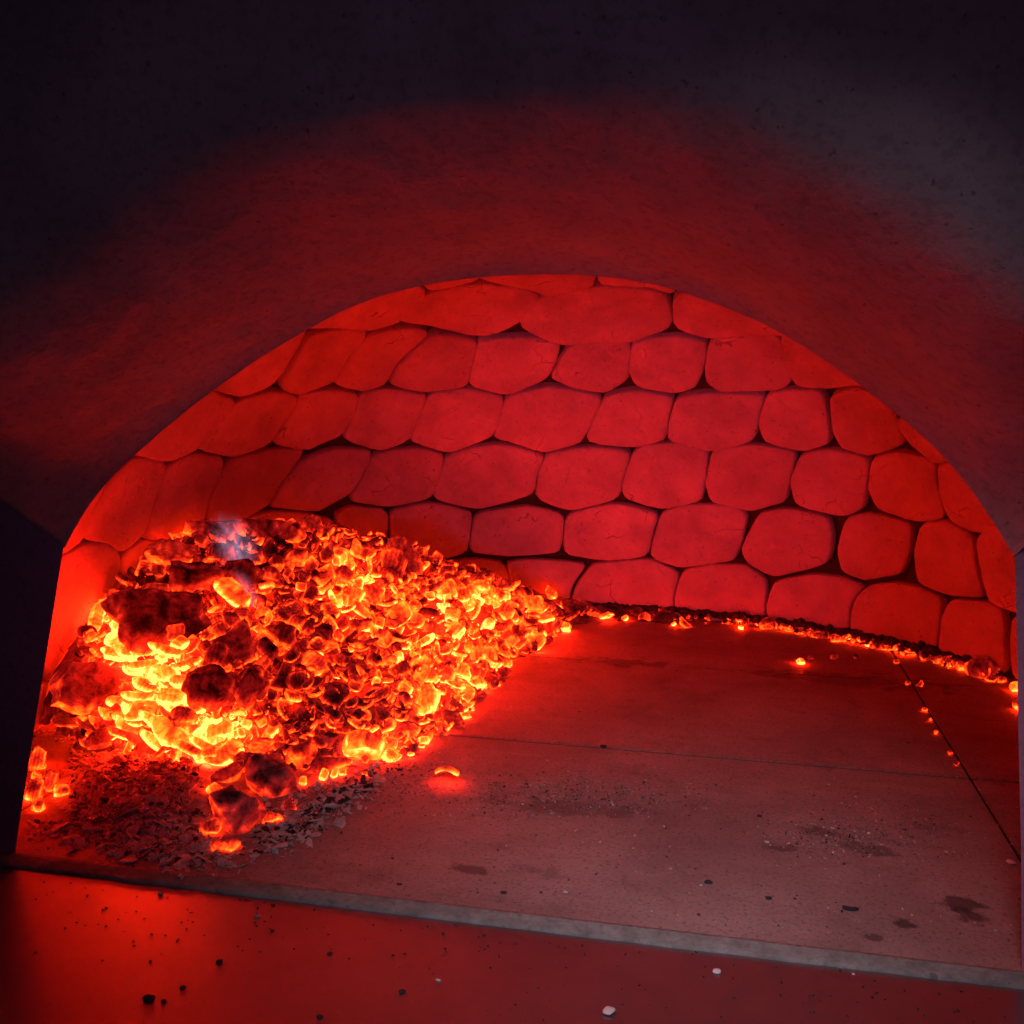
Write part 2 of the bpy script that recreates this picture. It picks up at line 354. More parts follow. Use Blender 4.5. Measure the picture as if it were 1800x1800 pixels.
BR = [
 [(735,470),(845,470),(842,489),(795,503),(750,511)],
 [(845,465),(1048,465),(1042,500),(1000,511),(965,518),(930,505),(880,497),(845,490)],
 [(1050,465),(1190,475),(1185,519),(1140,505),(1080,503),(1052,500)],
 [(480,560),(620,490),(735,500),(748,518),(725,545),(695,568),(650,582),(600,578),(540,580)],
 [(755,520),(800,506),(850,500),(920,508),(948,522),(935,545),(910,570),(860,592),(820,590),(760,575),(703,568),(722,545)],
 [(955,522),(1000,510),(1060,505),(1120,507),(1168,518),(1178,545),(1178,574),(1110,600),(1040,603),(990,606),(955,594),(917,574),(925,552)],
 [(1190,522),(1250,505),(1400,560),(1440,600),(1370,588),(1300,590),(1250,596),(1205,583),(1187,575),(1185,545)],
 [(300,690),(420,590),(540,560),(537,585),(515,625),(488,672),(458,688),(425,699),(395,690),(360,686)],
 [(545,588),(580,580),(640,582),(645,592),(610,630),(588,670),(560,680),(525,692),(497,682),(500,665),(520,630)],
 [(650,590),(700,579),(735,580),(755,590),(715,622),(697,640),(680,674),(645,688),(605,683),(590,672),(612,632)],
 [(763,588),(800,590),(838,600),(833,627),(823,670),(813,680),(750,690),(687,678),(700,645),(733,613)],
 [(842,603),(883,597),(933,595),(983,607),(977,637),(960,667),(893,695),(833,680),(826,668),(832,633)],
 [(1000,613),(1050,602),(1100,603),(1108,613),(1105,667),(1067,692),(1010,683),(970,665),(985,637)],
 [(1112,610),(1140,598),(1190,595),(1243,603),(1234,655),(1220,682),(1183,690),(1120,680),(1107,655)],
 [(1250,598),(1300,594),(1365,594),(1378,610),(1384,640),(1390,673),(1367,688),(1267,690),(1243,673),(1240,640)],
 [(1373,590),(1430,570),(1560,650),(1540,680),(1493,678),(1455,684),(1400,678),(1385,650),(1378,620)],
 [(180,800),(270,700),(350,670),(375,690),(410,702),(400,722),(372,760),(342,790),(295,811),(245,799)],
 [(417,705),(477,689),(523,697),(517,719),(487,763),(473,783),(413,805),(362,793),(347,787),(372,762)],
 [(527,695),(577,684),(630,693),(623,723),(602,763),(540,792),(482,780),(490,762),(520,717)],
 [(635,692),(683,685),(750,695),(743,717),(720,773),(670,793),(607,773),(622,723)],
 [(757,695),(817,685),(885,698),(880,733),(867,767),(790,797),(723,777),(735,740)],
 [(895,697),(967,680),(1058,697),(1047,730),(1023,777),(960,797),(910,781),(870,769),(882,727)],
 [(1065,697),(1117,687),(1185,698),(1175,730),(1170,771),(1120,786),(1030,777),(1045,740)],
 [(1192,700),(1230,692),(1343,695),(1337,715),(1330,750),(1325,772),(1290,785),(1248,793),(1200,780),(1175,772),(1180,735)],
 [(1347,700),(1367,689),(1440,687),(1450,702),(1458,757),(1456,780),(1410,793),(1343,777),(1334,740)],
 [(1460,695),(1507,682),(1570,700),(1583,755),(1590,780),(1530,801),(1480,787),(1465,755)],
 [(1574,742),(1600,725),(1700,800),(1650,815),(1638,808),(1605,785),(1592,768)],
 [(230,800),(188,846),(158,908),(148,950),(112,975),(60,990),(60,930),(120,850),(180,790)],
 [(237,805),(290,811),(290,828),(272,875),(262,915),(248,945),(214,972),(198,957),(152,948),(162,908),(192,850)],
 [(297,820),(337,799),(393,807),(390,833),(367,880),(360,912),(343,940),(293,952),(257,946),(275,877)],
 [(400,813),(460,795),(533,790),(530,803),(495,847),(473,888),(427,912),(365,915),(372,880)],
 [(537,810),(587,791),(653,793),(647,821),(620,868),(560,900),(493,893),(477,891),(502,847),(527,817)],
 [(660,799),(733,789),(781,801),(775,840),(758,875),(690,891),(618,881),(628,863),(645,830)],
 [(788,801),(873,780),(956,800),(943,827),(937,868),(840,895),(768,878),(765,862),(783,823)],
 [(962,800),(1027,787),(1110,793),(1097,833),(1087,875),(1003,898),(943,875),(949,830)],
 [(1115,796),(1135,784),(1200,780),(1245,794),(1237,850),(1233,880),(1163,896),(1100,877),(1092,848)],
 [(1253,793),(1317,784),(1400,795),(1387,837),(1381,881),(1320,898),(1250,883),(1240,850)],
 [(1410,798),(1460,792),(1527,805),(1523,853),(1516,893),(1483,908),(1400,888),(1390,845)],
 [(1532,808),(1577,795),(1643,812),(1643,847),(1660,911),(1610,918),(1540,895),(1526,857)],
 [(1650,814),(1700,820),(1780,930),(1735,937),(1710,935),(1680,923),(1664,905),(1649,860)],
 [(110,980),(150,958),(195,957),(212,980),(205,1020),(185,1060),(170,1090),(140,1180),(80,1200),(60,1050)],
 [(217,977),(255,952),(298,957),(325,990),(290,1050),(230,1080),(182,1083),(207,1030)],
 [(303,957),(350,925),(430,917),(430,960),(400,1000),(333,1000)],
 [(435,915),(480,899),(545,905),(588,915),(580,960),(440,960)],
 [(592,905),(620,890),(670,895),(683,905),(678,960),(600,962)],
 [(687,900),(733,889),(760,885),(830,900),(680+145,940),(820,971),(767,985),(692,978)],
 [(840,903),(927,890),(990,905),(988,940),(983,971),(900,978),(829,971),(832,933)],
 [(1000,905),(1083,884),(1157,903),(1147,933),(1137,978),(1067,985),(995,975),(994,933)],
 [(1163,905),(1200,889),(1280,890),(1312,905),(1302,950),(1290,985),(1240,992),(1195,998),(1145,980),(1152,940)],
 [(1335,903),(1380,895),(1455,910),(1461,943),(1455,991),(1360,1014),(1313,988),(1305,963)],
 [(1485,913),(1527,904),(1601,923),(1598,960),(1585,1008),(1517,1020),(1479,1003),(1472,967)],
 [(1619,923),(1663,917),(1711,943),(1715,987),(1730,1050),(1667,1045),(1615,1023),(1608,973)],
 [(1722,940),(1770,920),(1870,1000),(1860,1080),(1785,1077),(1740,1058),(1727,1000),(1719,960)],
 [(60,1205),(80,1200),(140,1188),(168,1095),(230,1090),(300,1060),(330,1200),(200,1300),(40,1300)],
 [(340,1005),(440,1000),(480,1080),(340,1100)],
 [(445,965),(575,965),(590,1060),(470,1070)],
 [(580,965),(688,965),(690,1060),(600,1060)],
 [(692,985),(767,992),(830,983),(880,988),(893,1010),(897,1060),(700,1060)],
 [(892,990),(933,983),(1033,992),(1008,1023),(1001,1047),(998,1085),(905,1075),(899,1020)],
 [(1043,992),(1083,989),(1140,984),(1193,1008),(1180,1050),(1183,1100),(1004,1090),(1012,1035)],
 [(1200,1005),(1250,994),(1308,995),(1345,1020),(1342,1060),(1338,1108),(1190,1100),(1187,1050)],
 [(1362,1023),(1433,1009),(1483,1017),(1518,1030),(1493,1060),(1488,1120),(1350,1110),(1350,1060)],
 [(1525,1032),(1567,1025),(1613,1032),(1655,1052),(1648,1100),(1643,1150),(1495,1122),(1500,1060)],
 [(1670,1055),(1733,1059),(1762,1075),(1766,1140),(1762,1185),(1650,1160),(1657,1090)],
 [(1777,1083),(1860,1086),(1860,1240),(1775,1190)],
]


def dedupe(poly):
    out = []
    for p in poly:
        if not out or math.hypot(p[0]-out[-1][0], p[1]-out[-1][1]) > 4: out.append(p)
    return out


def rounded(poly, k=3):
    P = [np.array(p, float) for p in dedupe(poly)]
    for it in range(k):
        q = []
        f = .13 if it == 0 else .25
        for i in range(len(P)):
            a, b = P[i], P[(i+1) % len(P)]
            q += [a*(1-f)+b*f, a*f+b*(1-f)]
        P = q
    # resample evenly
    P = np.array(P); Q = np.vstack([P, P[:1]]); s = np.r_[0, np.cumsum(np.linalg.norm(np.diff(Q, axis=0), axis=1))]
    n = 44; u = np.linspace(0, s[-1], n, endpoint=False)
    return np.stack([np.interp(u, s, Q[:, 0]), np.interp(u, s, Q[:, 1])], 1)


dome_root = empty('brick_dome'); tag(dome_root, 'domed vault of rounded fireclay bricks glowing red in the coal light', kind='structure')


def brick3d(B3, c3, seed):
    """B3: outline points lying on the dome surface, c3: centre on the dome; gives a pillowed block set into the vault"""
    n = len(B3); B3 = np.array(B3); V = []; Fc = []
    tilt = (random.uniform(-1, 1), random.uniform(-1, 1)); proud = random.uniform(-.0010, .0018)
    N0 = dome_n(c3); t1 = np.cross(N0, [0, 0, 1.0]); t1 /= max(np.linalg.norm(t1), 1e-6); t2 = np.cross(N0, t1)
    rings = [(.50, .0010), (.89, .0009), (.96, .0003), (.985, -.0010), (1.0, -.0050), (1.0, -.030)]

    def pt(q, f, d):
        p = c3+(q-c3)*f
        # settle on the dome
        for _ in range(2):
            g = dome_g(p); nn = dome_n(p); e = 1e-4; dg = (dome_g(p+nn*e)-g)/e; p = p-nn*(g/dg)
        nn = dome_n(p); off = d+proud
        if d > -.004: off += .0011*noise.noise(Vector(p*28+seed))+.0005*noise.noise(Vector(p*120+seed))
        off += .0012*(tilt[0]*np.dot(p-c3, t1)+tilt[1]*np.dot(p-c3, t2))/.05
        return p+nn*off
    V.append(pt(c3, 0, .0012))
    wob = [1+.016*noise.noise(Vector((i*.4, seed, 0)))+.012*noise.noise(Vector((i*1.7, seed, 4))) for i in range(n)]
    for (f, d) in rings:
        for i in range(n): V.append(pt(B3[i], f*(wob[i] if f > .9 else 1), d))
    for i in range(n): Fc.append((0, 1+i, 1+(i+1) % n))
    for r in range(len(rings)-1):
        for i in range(n):
            a = 1+r*n+i; b = 1+r*n+(i+1) % n; Fc.append((a, a+n, b+n, b))
    return V, Fc


for k, poly in enumerate(BR):
    R_ = rounded(poly, 2); c = R_.mean(0)
    R_ = c+(R_-c)*1.045
    B3 = [dome_hit(*p) for p in R_]; c3 = dome_hit(*c)
    V, Fc = brick3d(B3, c3, k*7.3)
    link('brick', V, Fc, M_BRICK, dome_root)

# the rest of the vault, out of the photograph's view: coursed the same way
polys2 = [dedupe(p) for p in BR]
prof = [dome_pt(0, v) for v in np.linspace(0, math.pi/2, 400)]
arc = np.r_[0, np.cumsum([np.linalg.norm(prof[i+1]-prof[i]) for i in range(399)])]
vs = np.linspace(0, math.pi/2, 400); course = .078
for r in range(int(arc[-1]/course)):
    v0, v1 = np.interp([r*course, (r+1)*course], arc, vs); vm = (v0+v1)/2
    rad = math.hypot(*(dome_pt(0, vm)[:2]-np.array(DC))); nb = max(5, round(2*math.pi*rad/.105))
    for i in range(nb):
        a0 = 2*math.pi*(i+(r % 2)*.5)/nb; da = 2*math.pi/nb
        oct_ = []
        for (fa, fv) in [(-.5, -.15), (-.36, -.5), (0, -.56), (.36, -.5), (.5, -.15), (.5, .15), (.36, .47), (0, .5), (-.36, .47), (-.5, .15)]:
            oct_.append((a0+fa*da*.97, np.clip(vm+fv*(v1-v0)*.96, 0, 1.57)))
        P3 = np.array([dome_pt(a, v) for a, v in oct_])
        if P3[:, 1].min() < YF+.028 and P3[:, 1].mean() < YF+.05: continue
        P3c = dome_pt(a0, vm)
        pp = proj(P3); pc = proj(P3c)
        if any(inpoly(pc, q) for q in polys2) or sum(any(inpoly(p, q) for q in polys2) for p in pp) > 1: continue
        if any(any(inpoly(q, pp) for q in pl) for pl in polys2): continue
        q = []
        for j in range(10):
            q += [P3[j]*.78+P3[(j+1) % 10]*.22, P3[j]*.22+P3[(j+1) % 10]*.78]
        V, Fc = brick3d(q, P3c, r*31+i)
        link('brick', V, Fc, M_BRICK, dome_root)

# mortar shell behind the bricks
V = []; Fc = []; na, nv = 96, 40
for j in range(nv+1):
    for i in range(na):
        p = dome_pt(2*math.pi*i/na, math.pi/2*j/nv, DR+.008, DH+.008); p[2] -= .03 if j == 0 else 0
        V.append(p)
for j in range(nv):
    for i in range(na):
        a = j*na+i; b = j*na+(i+1) % na
        if min(V[a][1], V[b][1], V[a+na][1]) < YF+.012: continue
        Fc.append((a, b, b+na, a+na))
link('mortar', V, Fc, M_MORTAR, dome_root)

# ------------------------------------------------------------------ front wall with the arched mouth
def wall_with_hole(name, hole, x0, x1, z0, z1, y0, y1, mat, parent):
    """hole: open polyline left bottom -> arch -> right bottom; slab between y0 and y1"""
    n = len(hole); V = []; Fc = []
    cx = (hole[0][0]+hole[-1][0])/2
    outer = []
    for (x, z) in hole:
        dx, dz = x-cx, z-.1
        if z <= .0: outer.append((x0 if x < cx else x1, z0)); continue
        t = min([(x1-cx)/dx if dx > 1e-6 else 1e9, (x0-cx)/dx if dx < -1e-6 else 1e9, (z1-.1)/dz if dz > 1e-6 else 1e9])
        outer.append((cx+dx*t, .1+dz*t))
    for y in (y0, y1):
        fl = 1.0 if y == y0 else 1.07      # the opening widens behind its edge
        V += [(cx+(x-cx)*fl, y, z*fl) for x, z in hole]; V += [(x, y, z) for x, z in outer]
    m = 2*n
    for i in range(n-1):
        Fc.append((i, i+1, n+i+1, n+i)); Fc.append((m+i+1, m+i, m+n+i, m+n+i+1)); Fc.append((i+1, i, m+i, m+i+1))
    return link(name, V, Fc, mat, parent, smooth=False)


def dense(pl, n):
    P = np.array(pl); s = np.r_[0, np.cumsum(np.linalg.norm(np.diff(P, axis=0), axis=1))]; u = np.linspace(0, s[-1], n)
    return np.stack([np.interp(u, s, P[:, 0]), np.interp(u, s, P[:, 1])], 1)


front_root = empty('oven_front'); tag(front_root, 'dark plastered oven front with a wide arched mouth and flared hood', kind='structure')
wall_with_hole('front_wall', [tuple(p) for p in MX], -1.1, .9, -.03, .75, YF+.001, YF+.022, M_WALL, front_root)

# flared plaster hood around the arch (springing to springing)
iL = 4; iR = 32
arch = dense(MX[iL:iR+1], 150)
# smooth
for _ in range(6):
    arch[1:-1] = arch[1:-1]*.5+(arch[:-2]+arch[2:])*.25
tan = np.gradient(arch, axis=0); tan /= np.linalg.norm(tan, axis=1)[:, None]
nor = np.stack([-tan[:, 1], tan[:, 0]], 1)
cxy = np.array([arch[:, 0].mean(), .12])
if ((arch-cxy)*nor).sum() < 0: nor = -nor
# the ends sweep up and outwards
for i in range(len(arch)):
    for e, sx in ((i, -1), (len(arch)-1-i, 1)):
        wgt = math.exp(-(e/16.0)**2)
        nor[i] = nor[i]*(1-wgt)+np.array([sx*.62, .78])*wgt
nor /= np.linalg.norm(nor, axis=1)[:, None]
PROF = [(0, -.0015), (.0012, .0008), (.003, .004), (.006, .014), (.010, .030), (.015, .050), (.021, .072), (.029, .095), (.038, .114), (.047, .127), (.060, .136), (.085, .143), (.13, .148), (.21, .152), (.30, .155), (.45, .158), (.9, .162)]
pp_ = np.array(PROF); s_ = np.r_[0, np.cumsum(np.linalg.norm(np.diff(pp_, axis=0), axis=1))]
uu = np.r_[np.linspace(0, .2, 60), np.linspace(.21, s_[-1], 26)]
PR = np.stack([np.interp(uu, s_, pp_[:, 0]), np.interp(uu, s_, pp_[:, 1])], 1)
for _ in range(5): PR[1:-1] = PR[1:-1]*.5+(PR[:-2]+PR[2:])*.25
V = []; Fc = []; nA = len(arch)
for s in range(len(PR)):
    for i in range(nA):
        o_, t_ = PR[s]
        x, z = arch[i]+nor[i]*o_; y = YF-t_
        for e, sx in ((i, -1), (nA-1-i, 1)):
            we = math.exp(-(e/12.0)**2); z += we*.62*min(t_, .12); x += sx*we*.22*min(t_, .12)
        b = .0030*noise.noise(Vector((x*14, y*14, z*14)))+.0012*noise.noise(Vector((x*60, y*60, z*60)))
        b *= min(1, s/6)
        V.append((x+nor[i][0]*b, y-b*.5, z+nor[i][1]*b))
for s in range(len(PR)-1):
    for i in range(nA-1):
        a = s*nA+i; Fc.append((a, a+1, a+nA+1, a+nA))
base = len(V)
for side in (0, nA-1):                    # closing cheeks under the springing, back to the wall
    st = len(V)
    for s in range(len(PR)):
        x, y, z = V[s*nA+side]; V.append((x, YF+.0005, z))
    for s in range(len(PR)-1): Fc.append((s*nA+side, (s+1)*nA+side, st+s+1, st+s))
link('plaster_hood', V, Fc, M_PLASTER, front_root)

# ------------------------------------------------------------------ coal heap relief
ctrl = []
def cp(px, py, Y=None):
    if Y is None: p = onfloor(px, py); ctrl.append((p[0], p[1], 0.0))
    else: p = atY(px, py, Y); ctrl.append((p[0], p[1], p[2]))
for a in [(345, 935, .90), (450, 925, .94), (560, 925, .98), (650, 945, 1.0), (740, 975, 1.03), (800, 1005, 1.06), (880, 1035, 1.09), (950, 1068, 1.13),
          (250, 1005, .85), (190, 1080, .79), (150, 1150, .74), (300, 1100, .76), (110, 1200, .71), (290, 1220, .69), (500, 1100, .82), (620, 1130, .84), (720, 1080, .93), (800, 1110, .95),
          (400, 1200, .73), (600, 1250, .74), (170, 1235, .69)]: cp(*a)
for a in [(1010, 1105), (960, 1120), (900, 1165), (850, 1225), (780, 1290), (700, 1335), (620, 1355), (540, 1380), (460, 1360), (350, 1345), (240, 1320), (150, 1295), (90, 1285), (1150, 1100), (1100, 1300), (900, 1450), (300, 1480), (1400, 1300)]: cp(*a)
for x, y in [(-.55, 1.1), (-.4, 1.3), (-.2, 1.3), (0, 1.25)]: ctrl.append((x, y, .03))
ctrl = np.array(ctrl)
d = np.linalg.norm(ctrl[:, None, :2]-ctrl[None, :, :2], axis=2)
wts = np.linalg.solve(d+np.eye(len(ctrl))*1e-3, ctrl[:, 2])


def heap_z(x, y):
    q = np.hypot(ctrl[:, 0]-x, ctrl[:, 1]-y); return max(0.0, float(q@wts))


def heap_hit(px, py):
    d_ = ray(px, py); t0 = .5; prev = None
    for t in np.arange(.45, 1.6, .006):
        p = CAMO+d_*t
        if p[2] <= heap_z(p[0], p[1]): return p
    return onfloor(px, py)


HOT = [(640, 985, 45, .32), (560, 1015, 40, .12), (640, 1085, 50, .30), (760, 1080, 50, .25), (850, 1050, 35, .30), (830, 1105, 45, .30), (730, 1135, 45, .25), (745, 1240, 45, .40), (820, 1190, 40, .38),
       (655, 1325, 40, .38), (285, 1205, 50, .38), (300, 1240, 60, .18), (370, 1295, 50, .32), (210, 1110, 28, .42), (400, 1265, 45, .30), (480, 1050, 40, .05), (420, 1060, 40, .28), (350, 1160, 60, .18),
       (190, 1160, 45, .28), (275, 985, 22, .32), (620, 1045, 35, .25), (930, 1110, 40, .35), (500, 1210, 40, .12), (60, 1380, 60, .34),
       (350, 1030, 40, -.32), (430, 1010, 40, -.28), (370, 1215, 38, -.35), (520, 950, 60, -.12), (690, 970, 22, -.30), (275, 1085, 45, -.22), (170, 1210, 50, -.25), (570, 1275, 45, -.04), (620, 1180, 60, -.03), (470, 1290, 40, -.05), (470, 1400, 70, -.1)]


def heat_at(P):
    x, y = proj(np.array(P)); h = .475
    for hx, hy, s, a in HOT: h += (a if hx < 440 or a < 0 else a*.62)*math.exp(-((x-hx)**2+(y-hy)**2)/(2*s*s))
    return h


# ---- coal shapes
def cube_sphere(cuts):
    bm = bmesh.new(); bmesh.ops.create_cube(bm, size=2); bmesh.ops.subdivide_edges(bm, edges=bm.edges[:], cuts=cuts, use_grid_fill=True)
    bm.verts.index_update(); V = np.array([v.co[:] for v in bm.verts]); F_ = [[v.index for v in f.verts] for f in bm.faces]; bm.free(); return V, F_


CS4 = cube_sphere(4); CS2 = cube_sphere(2); CS7 = cube_sphere(9)


def coal_geo(kind, seed, cs=CS4):
    V0, F_ = cs; r = np.random.default_rng(seed); V = V0.copy()
    e = {'chip': 4, 'block': 5, 'lump': 2.6, 'sliver': 3, 'slab': 3.2, 'shell': 3.5}[kind]
    nrm = (np.abs(V)**e).sum(1)**(1/e); U = V/nrm[:, None]
    dim = {'chip': (1, .72, .22), 'block': (.8, .7, .62), 'lump': (.9, .75, .62), 'sliver': (1.1, .27, .22), 'slab': (1.1, .62, .24), 'shell': (.95, .8, .16)}[kind]
    dim = np.array(dim)*r.uniform(.82, 1.18, 3)
    A = np.sort(np.abs(V), axis=1)
    if kind in ('chip', 'slab', 'shell', 'sliver'): rim = np.clip(np.maximum(np.abs(V[:, 0]), np.abs(V[:, 1])), 0, 1)**2.6*.9+.1*A[:, 1]**4
    else: rim = A[:, 1]**2
    # taper / shear / chip corners
    U = U*dim
    U[:, 1] *= 1+r.uniform(-.30, .30)*U[:, 0]
    U[:, 0] += r.uniform(-.25, .25)*U[:, 1]
    for _ in range(6 if cs is CS7 else 2 if kind in ('block', 'lump', 'chip') else 1):
        d_ = r.normal(size=3); d_ /= np.linalg.norm(d_); ext = (U@d_).max(); cut = ext*r.uniform(.62, .86)
        ov = np.clip(U@d_-cut, 0, None); U = U-d_*ov[:, None]
    bend = {'chip': .5, 'shell': .9, 'sliver': .45, 'slab': .12}.get(kind, 0)*r.uniform(.3, 1.1)
    U[:, 2] += bend*(U[:, 0]**2-.3)*(.8)
    if kind == 'shell': U[:, 2] += .5*(U[:, 1]**2)
    o = r.uniform(0, 99)
    amp = .07 if cs is not CS7 else .17
    for i in range(len(U)):
        p = Vector(U[i])*1.7+Vector((o, o, 0)); U[i] *= 1+amp*noise.noise(p)*1.6
        U[i] += np.array(noise.noise_vector(Vector(U[i])*4+Vector((o, 0, 0))))*.025
    if cs is CS7:   # growth-ring grooves and crumbly faces on the big pieces
        for i in range(len(U)):
            g = max(0, math.sin(U[i][0]*13+3*noise.noise(Vector(U[i])*1.5+Vector((o, 0, 0)))))**6
            U[i] *= 1-.05*g
            U[i] += np.array(noise.noise_vector(Vector(U[i])*9+Vector((o, 0, 0))))*.018
    return U, F_, rim


PROTO = {}
KINDS_ = ['chip', 'block', 'lump', 'sliver', 'slab', 'shell']
for kd in KINDS_:
    PROTO[kd] = []
    for q in range(4):
        U, F_, rim = coal_geo(kd, hash_ := (KINDS_.index(kd)*17+q*5+3))
        me = bpy.data.meshes.new('ember'); me.from_pydata([tuple(u) for u in U], [], F_); me.update()
        me.polygons.foreach_set('use_smooth', [True]*len(me.polygons))
        a = me.attributes.new('rim', 'FLOAT', 'POINT'); a.data.foreach_set('value', rim.astype(np.float32)); me.materials.append(M_COAL)
        PROTO[kd].append(me)


def orient(nrm, spin):
    """rotation whose z axis is nrm and x axis is turned by spin"""
    z = Vector(nrm).normalized(); x = Vector((RT[0], RT[1], RT[2])); x = (x-z*x.dot(z)).normalized(); y = z.cross(x)
    x2 = x*math.cos(spin)+y*math.sin(spin); y2 = z.cross(x2)
    return Matrix((x2, y2, z)).transposed()


def ember(name, me, P, size, nrm, spin, heat, ash, label, cat, group=None, squash=(1, 1, 1)):
    o = bpy.data.objects.new(name, me); COL.objects.link(o)
    M3 = orient(nrm, spin)@Matrix.Diagonal((size*squash[0], size*squash[1], size*squash[2]))
    o.matrix_world = Matrix.Translation(Vector(P))@M3.to_4x4()
    o.color = (heat, ash, 0, 1); tag(o, label, cat, group); return o


def big_mesh(kind, seed):
    U, F_, rim = coal_geo(kind, seed, CS7)
    me = bpy.data.meshes.new('charcoal'); me.from_pydata([tuple(u) for u in U], [], F_); me.update()
    me.polygons.foreach_set('use_smooth', [True]*len(me.polygons))
    a = me.attributes.new('rim', 'FLOAT', 'POINT'); a.data.foreach_set('value', rim.astype(np.float32)); me.materials.append(M_COAL); return me


